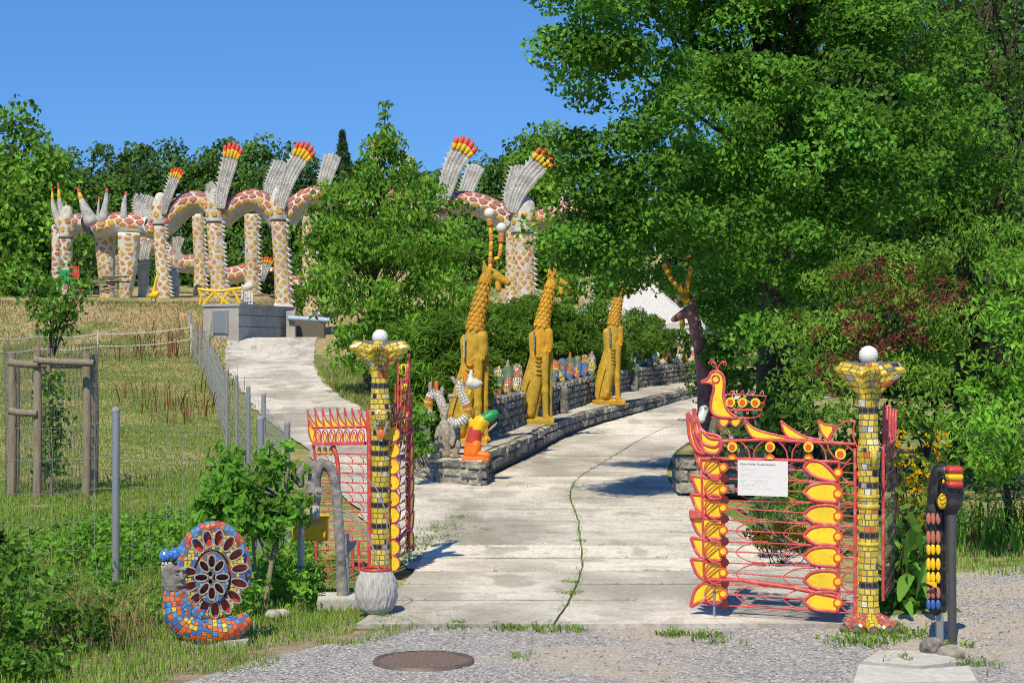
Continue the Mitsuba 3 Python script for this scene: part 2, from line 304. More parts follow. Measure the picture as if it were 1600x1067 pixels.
# ---------------------------------------------------------------- foliage builders
def leaf_mesh(c, nrm, L, w, col, rng, droop=0.0, fold=.3):
    """Folded lance-shaped leaves: centres, normals, lengths, width over length, colours."""
    N = len(c); L = np.broadcast_to(L, N)[:, None]; r = unit(rng.normal(size=(N, 3))); t = unit(np.cross(nrm, r)); t = unit(t - [0, 0, droop]); b = unit(np.cross(nrm, t)); nn = np.cross(t, b)
    s = L * w * .5; base = c - t * L * .5; tip = c + t * L * .5 - nn * L * .12; m = c + t * L * -.05
    V = np.stack([base, m + b * s + nn * s * fold, tip, m - b * s + nn * s * fold], 1).reshape(-1, 3)
    k = np.arange(N)[:, None] * 4; f = np.concatenate([k + [0, 2, 1], k + [0, 3, 2]], 1).reshape(-1, 3)
    return V, f, np.repeat(col, 4, 0)
LEAF_GAIN = np.array([1.85, 2.05, 2.0])
def vary(base, n, rng, amt=.25, warm=.25):
    c = np.asarray(base, float); c = c * (LEAF_GAIN if c[1] > c[0] else 1)
    c = c * (1 + amt * 1.5 * rng.normal(size=(n, 1)).clip(-1.6, 2.2)); c = c + np.outer(rng.random(n) ** 3 * warm, [.10, .07, -.005])
    return c.clip(.004, .9)
def cloud(blobs, rng, rc, leaf, per, base, dens=3.0, w=.5, back=.45, flat=.75, amt=.2, warm=.3, droop=.3, lift=.5, hollow=.5, camx=None):
    """Clumped foliage over blobs (centre, radii). Returns mesh, colours and clump centres."""
    Vs, Fs, Cs, cents, o = [], [], [], [], 0
    for c, R in blobs:
        c, R = np.asarray(c, float), np.asarray(R, float); n = max(3, int(dens * (np.prod(R) ** (1 / 3) / rc) ** 2))
        d = unit(rng.normal(size=(n * 2, 3))); d = d[(d[:, 1] < .25) | (rng.random(len(d)) < back)][:n]
        rr = hollow + (1 - hollow) * rng.random((len(d), 1)) ** .6; cents.append(c + d * R * rr * (.86 + .28 * rng.random((len(d), 1))))
    cents = np.vstack(cents); K = len(cents); k = np.repeat(np.arange(K), per); N = len(k)
    size = rc * (.65 + .7 * rng.random(K)); d = unit(rng.normal(size=(N, 3)) + [0, -.15, .35])
    pos = cents[k] + d * (size[k] * (.35 + .75 * rng.random(N) ** .5))[:, None] * [1, 1, flat]
    nrm = unit(d * .7 + [-.1, -.4, lift] + .75 * rng.normal(size=(N, 3)))
    tone = 1 + amt * rng.normal(size=(K, 1)); col = (vary(base, N, rng, amt * .7, warm) * tone[k]).clip(.004, .8)
    V, f, C = leaf_mesh(pos, nrm, leaf * (.65 + .7 * rng.random(N)), w, col, rng, droop)
    return (V, f), C, cents
def limb(a, b, r0, r1, rng, bend=.12, n=7, sides=6):
    a, b = np.asarray(a, float), np.asarray(b, float); t = np.linspace(0, 1, n)[:, None]; P = a * (1 - t) + b * t; L = np.linalg.norm(b - a)
    P += np.sin(np.pi * t) * rng.normal(size=3) * L * bend + np.sin(2 * np.pi * t) * rng.normal(size=3) * L * bend * .4; P += np.sin(np.pi * t) * [0, 0, -L * .05]
    return tube(P, np.linspace(r0, r1, n), sides, False)
def tree(name, label, root, blobs, rng, rc, leaf, per, base, cat_='tree', group=None, trunk_r=.2, top=None, bark='bark', nlimb=40, mat='leaf', crown_name='crown', low=.44, **kw):
    k = thing(name, label, cat_, group); m, C, cents = cloud(blobs, rng, rc, leaf, per, base, **kw)
    part(k, crown_name, m, mat, False, color=C)
    root = np.asarray(root, float); top = np.asarray(top if top is not None else np.mean([b[0] for b in blobs], 0), float)
    n = 10; t = np.linspace(0, 1, n)[:, None]; P = (root - [0, 0, .1]) * (1 - t) + top * t + np.sin(np.pi * t) * rng.normal(size=3) * .15 * trunk_r * 4
    part(k, 'trunk', tube(P, trunk_r * np.linspace(1.25, .35, n) ** 1.0, 10), bark, True)
    ok = np.nonzero((cents[:, 2] > root[2] + low * (top[2] - root[2])) & (np.linalg.norm(cents[:, :2] - top[:2], axis=1) < .5 * (top[2] - root[2]) + .3))[0]; pick = ok[rng.permutation(len(ok))[:nlimb]]; ls = []
    for i in pick:
        q = cents[i]; s = np.clip((q[2] - root[2]) / max(top[2] - root[2], .1) * .75, .22, .92); a = P[int(s * (n - 1))]
        ls.append(limb(a, q, trunk_r * (.36 - .22 * s), trunk_r * .05 + .003, rng, .07))
    if ls: part(k, 'branches', ls, bark, True)
    return k
def Bp(px, py, r, d, rz=None, ry=None):
    """A foliage blob from its centre pixel, pixel radius and distance."""
    s = d / F; return W(px, py, d), (r * s, (ry or r) * s, (rz or r) * s)
# ---------------------------------------------------------------- trees
def R_(s): return np.random.default_rng(s)
OAK = (.080, .170, .026)
oak = [(922, 55, 70, 19.6), (900, 95, 40, 19.6), (985, 150, 95, 20.5), (940, -50, 80, 19.6), (945, 240, 70, 20.2), (1010, 300, 95, 20.4), (945, 345, 60, 20.2), (975, 392, 58, 20.4), (1080, 60, 130, 23), (1110, 210, 120, 21.5),
       (1135, 325, 85, 21), (1110, 430, 65, 25.5), (1230, 90, 150, 22), (1260, 240, 130, 21), (1370, 140, 130, 22), (1370, 280, 100, 21.2), (1240, 370, 85, 20.8), (1155, 500, 50, 25.5), (1200, 470, 70, 21),
       (1480, 240, 90, 22), (1080, -130, 170, 22), (1290, -140, 200, 23), (930, -60, 90, 21.5), (1005, 425, 36, 24.5), (1160, 560, 45, 23.5), (1180, 640, 40, 24), (898, 405, 36, 20.4), (876, 388, 30, 20.6), (925, 408, 42, 20.3)]
tree('oak_tree', 'large spreading oak with dense lobed foliage, overhanging the drive', on(1207, 24.5), [Bp(*b) for b in oak], R_(11), .36, .072, 270, OAK, trunk_r=.25, top=W(1205, 120, 24), nlimb=70, low=.72, dens=3.6, w=.6, back=.3, amt=.24, flat=.62, hollow=.74, lift=.75)
tree('dark_tree', 'dark tree with bare twigs in the upper right corner', on(1560, 30), [Bp(*b) for b in [(1560, 60, 120, 29), (1500, -60, 150, 29), (1600, 200, 100, 28), (1440, 60, 90, 30), (1640, 330, 100, 28)]], R_(12), .38, .085, 80, (.055, .11, .022), trunk_r=.22, top=W(1540, -40, 29.5), nlimb=45, dens=2.7, w=.5, amt=.3, flat=.7)
tree('ash_tree', 'ash with drooping leaflets above the berry bush at the right edge', on(1500, 26), [Bp(*b) for b in [(1460, 330, 80, 22), (1540, 300, 80, 22), (1520, 400, 80, 21.5), (1400, 390, 60, 21.5), (1590, 420, 70, 21)]], R_(13), .30, .095, 90, (.095, .185, .03), trunk_r=.13, top=W(1500, 300, 23), nlimb=50, dens=3.2, w=.34, droop=.7, amt=.22)
k = tree('berry_bush', 'tall bush with reddish brown berry clusters behind the right gate post', on(1370, 20.5), [Bp(*b) for b in [(1300, 540, 62, 18.5), (1370, 455, 70, 19), (1320, 430, 50, 19.5), (1440, 430, 60, 19), (1415, 545, 70, 18), (1260, 600, 40, 18.5), (1480, 520, 55, 18), (1330, 620, 45, 17.5), (1440, 640, 50, 17.5), (1240, 520, 35, 19)]], R_(14), .22, .072, 95, (.12, .195, .032), 'bush', trunk_r=.05, top=W(1370, 500, 19.5), nlimb=50, dens=3.0, w=.36, droop=.6, amt=.22)
m, C, _ = cloud([Bp(*b) for b in [(1300, 530, 60, 18.1), (1370, 450, 70, 18.6), (1410, 500, 60, 17.8), (1350, 570, 60, 17.7), (1470, 480, 50, 17.6), (1290, 600, 30, 17.6)]], R_(15), .10, .03, 44, (.24, .075, .06), dens=.9, w=.9, back=.1, amt=.25, warm=.1)
part(k, 'berries', m, 'leaf', False, 'stuff', color=C)
tree('green_bush', 'bright green bush at the right edge above the grass strip', on(1580, 18.5), [Bp(*b) for b in [(1560, 570, 75, 16.8), (1600, 480, 70, 17), (1520, 640, 50, 16.5), (1590, 680, 60, 16.3), (1540, 700, 36, 16.2), (1640, 600, 70, 16.8)]], R_(16), .21, .072, 90, (.125, .235, .032), 'bush', trunk_r=.04, top=W(1570, 600, 17.2), nlimb=40, dens=3.2, w=.42, droop=.4)
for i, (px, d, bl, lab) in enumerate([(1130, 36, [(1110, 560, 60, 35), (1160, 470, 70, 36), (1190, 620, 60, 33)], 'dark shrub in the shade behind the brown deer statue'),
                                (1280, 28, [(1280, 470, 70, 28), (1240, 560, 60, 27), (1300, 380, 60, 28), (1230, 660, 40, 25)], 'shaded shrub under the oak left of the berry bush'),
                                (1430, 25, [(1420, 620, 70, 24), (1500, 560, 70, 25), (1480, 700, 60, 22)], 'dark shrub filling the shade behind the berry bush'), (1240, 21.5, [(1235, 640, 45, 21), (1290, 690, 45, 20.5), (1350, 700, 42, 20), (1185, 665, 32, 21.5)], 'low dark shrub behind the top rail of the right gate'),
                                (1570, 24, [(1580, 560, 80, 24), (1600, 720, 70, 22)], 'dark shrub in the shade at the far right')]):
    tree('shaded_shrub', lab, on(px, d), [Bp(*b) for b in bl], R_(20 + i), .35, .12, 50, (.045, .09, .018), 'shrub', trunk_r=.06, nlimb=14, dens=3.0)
# cherry-like tree in front of the winged viaduct
ch = [(600, 345, 92, 44), (535, 350, 60, 43.5), (660, 345, 66, 43.5), (705, 400, 44, 43), (585, 440, 95, 42.5), (515, 430, 42, 43), (655, 450, 70, 42.5), (700, 455, 40, 42), (600, 268, 44, 44), (602, 232, 17, 44), (600, 252, 28, 44), (555, 285, 30, 44), (650, 280, 26, 44), (560, 530, 50, 42), (500, 340, 30, 43), (640, 520, 45, 42)]
kc = tree('young_cherry_tree', 'young leafy tree with a thin spire in front of the winged viaduct', on(575, 44), [(Bp(*b[:4])[0], tuple(np.array(Bp(*b[:4])[1]) * [1, 1, 1 + (b[4] * 1.5 if len(b) > 4 else 0)])) for b in ch], R_(31), .40, .17, 70, (.115, .205, .03), trunk_r=.11, top=W(600, 230, 44), nlimb=60, dens=3.0, w=.42, droop=.9, back=.5, amt=.22, flat=.7)
m, C, ce = cloud([Bp(600, 222, 15, 44), Bp(601, 200, 10, 44, 1.0), Bp(600, 182, 7, 44, .3), Bp(602, 166, 4, 44, .2)], R_(32), .15, .15, 13, (.115, .205, .03), dens=3.0, w=.4, droop=.2, back=.7, hollow=.3)
part(kc, 'leading_shoot', m, 'leaf', color=C); part(kc, 'shoot_stem', rod(W(600, 250, 44), W(602, 162, 44), [.03, .008], 6), 'twig', True)
# clipped yew hedge behind the wall, and the big round yew at its left end
def yew(name, lab, bl, seed, cat_, per=130, push=0.0):
    tree(name, lab, on(bl[0][0], bl[0][3] + .3), [(W(b[0], b[1], b[3] + push), (b[2] * b[3] / F, .55, b[4] * b[3] / F)) for b in bl], R_(seed), .22, .15, per, (.085, .155, .024), cat_, trunk_r=.06, nlimb=0, dens=4.6, w=.2, droop=-.3, back=.25, amt=.2, warm=.5, hollow=.62, flat=.9, crown_name='foliage')
yew('round_yew', 'big rounded yew bush left of the first ochre giraffe statue', [(668, 570, 62, 27.8, 75), (640, 620, 48, 27.3, 60), (702, 615, 50, 27.6, 72), (690, 540, 40, 28, 45)], 41, 'bush')
yew('yew_hedge', 'clipped yew hedge along the top of the stone wall', [(770, 545, 60, 33, 72), (825, 530, 50, 35, 66), (880, 530, 50, 37.5, 60), (930, 530, 45, 40, 52), (985, 528, 40, 43, 38), (1025, 528, 30, 45, 26), (790, 490, 40, 34, 30), (740, 560, 40, 32.5, 60), (855, 545, 40, 36, 50), (905, 550, 35, 38, 45), (955, 550, 35, 41, 40)], 42, 'hedge', 130, 1.5)
# woods on the hill behind
far = [(20, 235, 62, 84, 0), (-15, 320, 70, 80, 0), (72, 290, 45, 84, 0), (110, 275, 45, 112, 1), (165, 275, 46, 118, 2), (215, 270, 46, 116, 1), (262, 275, 48, 114, 2), (310, 280, 48, 112, 1), (355, 265, 46, 116, 2), (405, 262, 50, 114, 1), (455, 275, 46, 112, 2),
       (505, 300, 44, 114, 1), (585, 300, 52, 118, 2), (640, 310, 50, 112, 1), (700, 310, 50, 114, 2), (765, 300, 46, 100, 1), (805, 265, 50, 100, 2), (860, 250, 62, 98, 0), (845, 330, 52, 95, 0), (900, 370, 50, 92, 0), (960, 350, 60, 90, 0)]
tone = [(.11, .20, .03), (.075, .135, .032), (.060, .112, .034)]
far += [(1100, 320, 110, 70, 2), (1230, 260, 150, 66, 2), (1400, 240, 150, 48, 2), (1540, 200, 150, 46, 2), (1640, 330, 120, 44, 2), (1300, 60, 150, 52, 2), (1500, 20, 160, 50, 2)]
where = ['at the left edge, highest against the sky', 'at the left edge beside the leftmost spires, lowest', 'just right of the left edge, above the leftmost spires', 'over the tips of the leftmost spires', 'over the left half of the low scaled body', 'over the right half of the low scaled body', 'behind the grey crest and the shortest orange tipped wing', 'between the shortest and the next orange tipped wing', 'behind the second orange tipped wing from the left', 'between the second and third orange tipped wings from the left', 'behind the third orange tipped wing from the left', 'below the pointed spruce top', 'behind the spire of the young tree', 'right of the spire of the young tree', 'behind the fourth orange tipped wing', 'between the two right hand fan wings', 'above the rightmost fan wing', 'left of the oak, highest of those beside the fan wing', 'low behind the rightmost fan wing', 'behind the lower left hem of the oak', 'in a gap under the left side of the oak', 'deep in the shade behind the brown deer statue', 'behind the oak trunk', 'behind the berry bush', 'behind the bushes at the right edge, upper', 'behind the bushes at the right edge, outermost', 'behind the top of the oak', 'behind the dark bare twigs in the upper right corner']
for i, (px, py, r, d, q) in enumerate(far):
    rg = R_(50 + i); bl = [Bp(px, py, r * .75, d), Bp(px - r * .45, py + r * .55, r * .7, d - 1), Bp(px + r * .45, py + r * .5, r * .7, d - 1), Bp(px, py + r * 1.25, r * .9, d - 1), Bp(px - r * .5, py + r * 2.0, r * .85, d - 2), Bp(px + r * .5, py + r * 2.1, r * .85, d - 2), Bp(px + rg.uniform(-12, 12), py - r * .55, r * .42, d)]
    tree('woodland_tree', f'tall {["bright", "mid green", "dark green"][q]} woodland tree {where[i]}', on(px, d + 1), bl, rg, .95, .33, 72, tone[q], group='woods on the hill', trunk_r=.28, top=W(px, py, d), nlimb=12, dens=3.9, back=.25, amt=.25, w=.6, hollow=.35)
sp = on(535, 108); kk = thing('spruce_tree', 'pointed spruce top rising over the woods left of the young tree', 'tree')
Vs = []; rg = R_(77); n = 2600; hgt = W(0, 206, 108)[2] - sp[2]; t = rg.random(n) ** .8; th = rg.random(n) * 6.283; rad = (1 - t) * 2.3 * (.55 + .45 * np.abs(np.sin(t * 40)))
c = np.stack([sp[0] + rad * np.cos(th), sp[1] + rad * np.sin(th), sp[2] + t * hgt - .12 * rad], 1); out = np.stack([np.cos(th), np.sin(th), th * 0 + .5], 1)
part(kk, 'crown', (m := leaf_mesh(c, unit(out + .4 * rg.normal(size=(n, 3))), .5, .35, vary((.05, .085, .04), n, rg), rg, .5))[:2], 'leaf', color=np.repeat(vary((.05, .085, .04), n, rg), 4, 0))
part(kk, 'trunk', rod(sp, sp + [0, 0, hgt * .97], [.25, .03], 8), 'bark', True)
for i, (px, py, r, d) in enumerate([(60, 430, 38, 84), (130, 420, 44, 92), (235, 425, 45, 96), (290, 430, 36, 98), (350, 420, 42, 95), (420, 415, 40, 98), (440, 465, 26, 84), (475, 440, 40, 92), (700, 440, 60, 94), (770, 430, 50, 94), (870, 420, 50, 92)]):
    tree('hillside_bush', ['bush below the leftmost spires', 'bush behind the wood pile', 'bush behind the grey stump legs', 'bush behind the third leg', 'bush between the pair of tall legs', 'bush left of the foremost leg', 'low bush behind the concrete shed', 'bush beside the young tree', 'bush behind the young tree', 'bush behind the right pair of legs', 'bush right of the right pair of legs'][i] + ' on the hill', on(px, d), [Bp(px, py, r, d), Bp(px + r * .7, py + r * .3, r * .7, d), Bp(px - r * .7, py + r * .25, r * .7, d)], R_(90 + i), .8, .30, 60, (.06, .115, .024), 'bush', group='bushes on the hill', trunk_r=.12, nlimb=8, dens=3.4, back=.2, amt=.25, w=.6)
# young tree inside the stake guard
b0 = on(78, 22.4); kk = thing('sapling', 'slender young tree growing inside the wooden stake guard', 'tree'); rg = R_(101); s = 22.4 / F
trunk = spline([b0, W(80, 640, 22.4), W(76, 560, 22.4), W(88, 470, 22.4)], 12); part(kk, 'trunk', tube(trunk, np.linspace(.035, .02, 12), 7), 'bark_pale', True)
bs, cen = [], []
for e in [(50, 385), (120, 395), (140, 425), (20, 410), (80, 440), (105, 455), (60, 455), (130, 460)]:
    P = spline([W(84, 555 if e[1] > 430 else 520, 22.4), W((84 + e[0]) / 2, (e[1] + 540) / 2, 22.4 + rg.uniform(-.2, .2)), W(*e, 22.4 + rg.uniform(-.4, .4))], 10); bs.append(tube(P, np.linspace(.014, .004, 10), 5, False)); cen.append(P[3:] + rg.normal(size=(7, 3)) * .02)
part(kk, 'branches', bs, 'bark', True); cen = np.vstack(cen); q = np.repeat(cen, 13, 0) + rg.normal(size=(len(cen) * 13, 3)) * .075
low = np.c_[W(0, 0, 22.4)[0] * 0 + rg.normal(W(82, 0, 22.4)[0], .10, 420), rg.normal(22.4, .10, 420), rg.uniform(b0[2] + .2, b0[2] + 1.5, 420)]; q = np.vstack([q, low]); col = vary((.095, .18, .03), len(q), rg)
part(kk, 'crown', leaf_mesh(q, unit(rg.normal(size=q.shape) + [0, -.3, .5]), .085 * (.7 + .6 * rg.random(len(q))), .6, col, rg, .3)[:2], 'leaf', color=np.repeat(col, 4, 0))
# lilac-like shrub by the fence
b0 = on(430, 13.3); kk = thing('leafy_shrub', 'leafy green shrub on a thin leaning stem behind the mosaic snail', 'shrub'); rg = R_(102)
part(kk, 'stem', [tube(spline([on(412, 13.2) - [0, 0, .05], W(424, 880, 13.3), W(440, 800, 13.4), W(450, 730, 13.4)], 10), np.linspace(.022, .010, 10), 8), tube(spline([on(403, 13.5) - [0, 0, .05], W(396, 850, 13.5), W(385, 760, 13.5), W(355, 700, 13.5)], 10), np.linspace(.016, .006, 10), 7), tube(spline([W(424, 880, 13.3), W(380, 800, 13.3), W(330, 780, 13.2)], 8), np.linspace(.012, .005, 8), 6)], 'bark_pale', True)
m, C, ce = cloud([Bp(*b) for b in [(355, 720, 26, 13.5), (345, 770, 40, 13.3), (400, 765, 48, 13.4), (440, 735, 36, 13.5), (455, 790, 34, 13.4), (420, 820, 34, 13.3), (372, 810, 30, 13.2), (335, 800, 24, 13.2)]], rg, .085, .082, 15, (.10, .205, .03), dens=3.4, w=.55, droop=.6, back=.5, amt=.16, hollow=.3, warm=.2)
part(kk, 'crown', m, 'leaf', color=C); part(kk, 'branches', [limb(W(440, 780, 13.4), c, .006, .002, rg, .1, 5, 4) for c in ce[::3]], 'bark', True)
# ivy on the platform, garden plants
def plant(name, lab, cat_, blobs, seed, rc, leaf, per, base, root, stems=10, **kw):
    k = thing(name, lab, cat_); rg = R_(seed); m, C, ce = cloud(blobs, rg, rc, leaf, per, base, **kw); part(k, 'leaves', m, 'leaf', color=C)
    part(k, 'stems', [limb(np.asarray(root) + rg.normal(size=3) * [.04, .04, 0], c, .005, .002, rg, .1, 5, 4) for c in ce[rg.permutation(len(ce))[:stems]]], 'twig', True); return k, ce
plant('ivy_bush', 'ivy climbing the stone block left of the grey hare statue', 'plant', [Bp(*b) for b in [(658, 690, 18, 23.6), (660, 655, 14, 23.6), (655, 712, 13, 23.4)]], 111, .09, .07, 26, (.09, .18, .03), W(660, 730, 23.5), dens=4, w=.7)
plant('garden_bush', 'light green garden bush seen through the right gate', 'plant', [Bp(*b) for b in [(1215, 780, 26, 16.5), (1262, 775, 30, 16.3), (1240, 760, 24, 16.8), (1300, 770, 26, 16.5)]], 112, .10, .10, 18, (.11, .21, .035), on(1240, 16.6), dens=3.2, w=.3, droop=.3)
plant('spiky_plant', 'grey green narrow leaved plant at the left of the garden bed', 'plant', [Bp(*b) for b in [(1195, 790, 18, 16.1), (1180, 805, 12, 16.0), (1210, 812, 14, 16.0)]], 113, .08, .10, 26, (.075, .115, .045), on(1195, 16.2), dens=3.2, w=.16, droop=-.5)
plant('yellow_ground_plant', 'low yellowish plant spilling over the edge of the garden bed', 'plant', [Bp(*b) for b in [(1205, 835, 22, 15.6), (1235, 840, 22, 15.5), (1180, 842, 12, 15.5), (1262, 845, 16, 15.5)]], 114, .07, .05, 40, (.19, .16, .03), on(1215, 15.8), dens=3.2, w=.35)
kk, ce = plant('hydrangea', 'hydrangea with pink flower heads behind the gate sign', 'plant', [Bp(*b) for b in [(1245, 745, 24, 16.9), (1275, 742, 18, 17), (1205, 752, 18, 17)]], 115, .09, .10, 14, (.07, .135, .03), on(1245, 17), dens=3.0, w=.5)
for q in [(1222, 738), (1232, 733), (1213, 742), (1262, 742), (1278, 745), (1238, 752)]:
    m, C, _ = cloud([Bp(*q, 7, 16.7)], R_(int(q[0])), .018, .018, 14, (.46, .24, .40), dens=3, w=.9, warm=.05); part(kk, 'flower_head', m, 'leaf', color=C)
# tall perennial with yellow flowers by the right post
kk = thing('tall_yellow_flower', 'tall perennial with yellow flowers and big lower leaves right of the gate post', 'plant'); rg = R_(121); lf, cl, st, fl, fc = [], [], [], [], []
for i in range(15):
    b = on(rg.uniform(1392, 1462), rg.uniform(13.3, 14.2)); tip = W(rg.uniform(1395, 1470), rg.uniform(675, 800), b[1]); P = spline([b, (b + tip) / 2 + rg.normal(size=3) * .03, tip], 9); st.append(tube(P, np.linspace(.009, .004, 9), 5, False))
    for j in range(26):
        u = rg.random(); q = P[min(8, int(u * 8))]; L = .11 + .20 * (1 - u) ** 2; o = unit(rg.normal(size=3) * [1, .7, .3]); lf.append((q + o * L * .45, L, unit([o[0] * .3, -.4 + o[1] * .3, 1]), o)); cl.append(vary((.10, .20, .03) if u < .75 else (.08, .14, .03), 1, rg)[0])
    for j in range(7): fl.append(tip + rg.normal(size=3) * [.05, .05, .06]); fc.append(vary((.88, .54, .01), 1, rg, .12, 0)[0])
    for j in range(5): fl.append(P[6] + rg.normal(size=3) * [.06, .05, .10]); fc.append(vary((.50, .30, .02), 1, rg, .2, 0)[0])
part(kk, 'stems', st, 'twig', True); c = np.array([l[0] for l in lf])
part(kk, 'leaves', leaf_mesh(c, unit(np.array([l[2] for l in lf]) + .4 * rg.normal(size=c.shape)), np.array([l[1] for l in lf]), .42, np.array(cl), rg, .5)[:2], 'leaf', color=np.repeat(np.array(cl), 4, 0))
fl = np.repeat(np.array(fl), 5, 0) + rg.normal(size=(len(fl) * 5, 3)) * .012; fc = np.repeat(np.array(fc), 5, 0)
part(kk, 'flowers', leaf_mesh(fl, unit(rg.normal(size=fl.shape) + [0, -.6, .5]), .034, .5, fc, rg)[:2], 'leaf', color=np.repeat(fc, 4, 0))
def big_leaf(base, tip, w, sag, col, n=8):
    base, tip = np.asarray(base, float), np.asarray(tip, float); t = np.linspace(0, 1, n); P = base + (tip - base) * t[:, None] + np.outer(np.sin(np.pi * t) * sag, [0, 0, 1]); d = unit(tip - base); b = unit(np.cross(d, [0, -.5, 1])); ww = w * np.sin(np.pi * np.clip(t * .92 + .04, 0, 1)) ** .7
    V = np.stack([P - b * ww[:, None] + [0, 0, .012], P, P + b * ww[:, None] + [0, 0, .012]], 1).reshape(-1, 3); k = np.arange(n - 1)[:, None] * 3 + np.arange(2)[None]
    return V, tri(np.stack([k, k + 1, k + 4, k + 3], -1).reshape(-1, 4)), np.tile(col, (len(V), 1))
for i, (a, b, w) in enumerate([((1420, 930), (1412, 860), .045), ((1432, 935), (1452, 870), .05), ((1408, 940), (1425, 965), .035), ((1425, 900), (1405, 940), .05), ((1440, 900), (1458, 955), .04), ((1415, 870), (1438, 820), .045), ((1440, 870), (1420, 800), .04)]):
    v, f, c = big_leaf(W(*a, 12.9 + .05 * i), W(*b, 12.75), w, .05, LEAF_GAIN * (.12, .23, .04)); part(kk, 'large_leaf', (v, f), 'leaf', True, color=c)
# strap leaved clump and grass strips on the right
def blades(pos, h, w, base, rng, lean=.35, bendy=.5, amt=.25, dry=.25):
    N = len(pos); h = np.broadcast_to(h, N); a = rng.random(N) * 6.283; dx = np.stack([np.cos(a), np.sin(a), a * 0], 1); side = np.stack([-np.sin(a + rng.normal(size=N)), np.cos(a), a * 0], 1); l = (lean * rng.random(N) * h)[:, None]
    mid = pos + dx * l * .35 + np.c_[np.zeros((N, 2)), h * .6]; tip = pos + dx * l * (1 + bendy) + np.c_[np.zeros((N, 2)), h * (1 - .25 * rng.random(N) * bendy)]
    V = np.stack([pos - side * w, pos + side * w, mid + side * w * .7, mid - side * w * .7, tip], 1).reshape(-1, 3); k = np.arange(N)[:, None] * 5
    f = np.concatenate([k + [0, 1, 2], k + [0, 2, 3], k + [3, 2, 4]], 1).reshape(-1, 3); c = vary(base, N, rng, amt, .12); m = rng.random(N) < dry; c[m] = vary((.36, .31, .14), m.sum(), rng, .2, 0); return (V, f), np.repeat(c, 5, 0)
def at_ground(xy, dz=-.01): return np.c_[xy, hz(xy[:, 0], xy[:, 1]) + dz]
kk = thing('strap_leaf_clump', 'clump of arching strap leaves in front of the dark shrubs at the right', 'plant'); rg = R_(131)
q = np.c_[rg.uniform(3.75, 5.9, 420), rg.normal(17.6, .35, 420)]; m, C = blades(at_ground(q), .55 * (.6 + .6 * rg.random(420)), .016, (.12, .21, .035), rg, .8, .9, .2, .12); part(kk, 'leaves', m, 'blade', color=C)
GR = (.135, .21, .038)
def grass(poly_or_xy, n, h, w, seed, base=GR, dry=.25, **kw):
    rg = R_(seed); q = scatter_in(poly_or_xy, n, rg) if isinstance(poly_or_xy, Polygon) else poly_or_xy; n = len(q)
    den = meshkit.fbm(np.c_[q * 1.6, q[:, :1] * 0], 3, seed); keep = den > kw.pop('gap', .36); q, den = q[keep], den[keep]
    return blades(at_ground(q), h * (.45 + .8 * rg.random(len(q))) * (.5 + den), w, base, rg, dry=dry, **kw)
def stuff(name, mesh, col, label, cat_, bsdf='blade'):
    k = put(num(name), mesh, bsdf, color=col); labels[k] = {'label': label, 'category': cat_, 'kind': 'stuff'}; return k
def stack(ms): return cat([a for a, _ in ms]), np.vstack([b for _, b in ms])
strip = Polygon([(3.45, 15.0), (8.5, 16.0), (9, 19.5), (3.6, 18.5)])
verge = Polygon([(-4.2, 9.4), (-2.05, 9.4), (-2.05, 10.7), (-1.75, 11.5), (-1.1, 12.3), (-.95, 13.4), (-1.2, 14.2), (-1.6, 14.6), (-5.5, 14.2), (-5, 11)])
near_field = Polygon([(-6, 13.6), (-1.6, 14.2), (-2.1, 17.5), (-3.4, 24), (-8.5, 24), (-7.5, 18)])
mid_field = Polygon([(-3.4, 24), (-5.2, 38), (-14, 40), (-9.5, 24)]); far_field = Polygon([(-5.4, 38), (-9.2, 58), (-22, 62), (-14, 40)]); crest = Polygon([(-9.5, 58), (-9.4, 68), (-26, 70), (-22, 60)])
bank = Polygon([(-7.2, 55), (-6.0, 50), (-4.6, 40), (-3.9, 33.5), (-3.2, 29), (-1.9, 29.5), (-1.5, 34), (-2.2, 44), (-4.8, 56)])
bank = bank.difference(path_poly.buffer(.1)); bank = max(getattr(bank, 'geoms', [bank]), key=lambda g: g.area)
ms = [grass(verge.difference(gravel_poly).buffer(0), 34000, .060, .0032, 1, dry=.10, gap=.24), grass(near_field, 60000, .065, .004, 2, dry=.18, gap=.25), grass(mid_field, 40000, .05, .006, 3, (.15, .21, .045), .34, gap=.25), grass(far_field, 30000, .06, .010, 4, (.17, .20, .05), .45, gap=.2), grass(crest, 14000, .10, .014, 5, (.22, .19, .07), .75, gap=.3),
      grass(gravel_poly.boundary.buffer(.20).intersection(sbox(-4, 9, -.4, 13.2)).buffer(0), 5000, .05, .003, 9, dry=.35, gap=.47), grass(bank, 12000, .14, .010, 6, (.15, .20, .045), .45), grass(strip, 11000, .08, .005, 7, dry=.2, gap=.3)]
stuff('grass', *stack(ms), 'grass of the meadow, bank and verges, greener near the fence', 'grass')
# weeds in the joints of the drive
rg = R_(140); pts = []
for px, py, n, s in [(888, 932, 50, .05), (893, 915, 30, .04), (905, 850, 16, .03), (911, 770, 12, .03), (700, 828, 120, .14), (680, 845, 110, .14), (655, 858, 120, .16), (718, 812, 60, .08), (640, 872, 60, .08), (630, 880, 60, .1), (765, 735, 40, .06), (716, 980, 40, .06), (790, 984, 24, .05), (836, 984, 40, .07), (890, 986, 30, .05), (1050, 994, 30, .05), (1100, 996, 20, .04), (602, 968, 60, .08), (760, 833, 14, .04), (830, 808, 12, .05), (765, 860, 12, .04), (1110, 1000, 20, .1), (1340, 1005, 60, .1), (1400, 990, 90, .12), (1380, 1000, 50, .1), (1520, 1040, 30, .08), (1410, 1035, 14, .05), (810, 1028, 8, .03), (1490, 1010, 20, .05)]:
    g = G(px, py); pts.append(g + rg.normal(size=(n, 2)) * [s, s * 1.4])
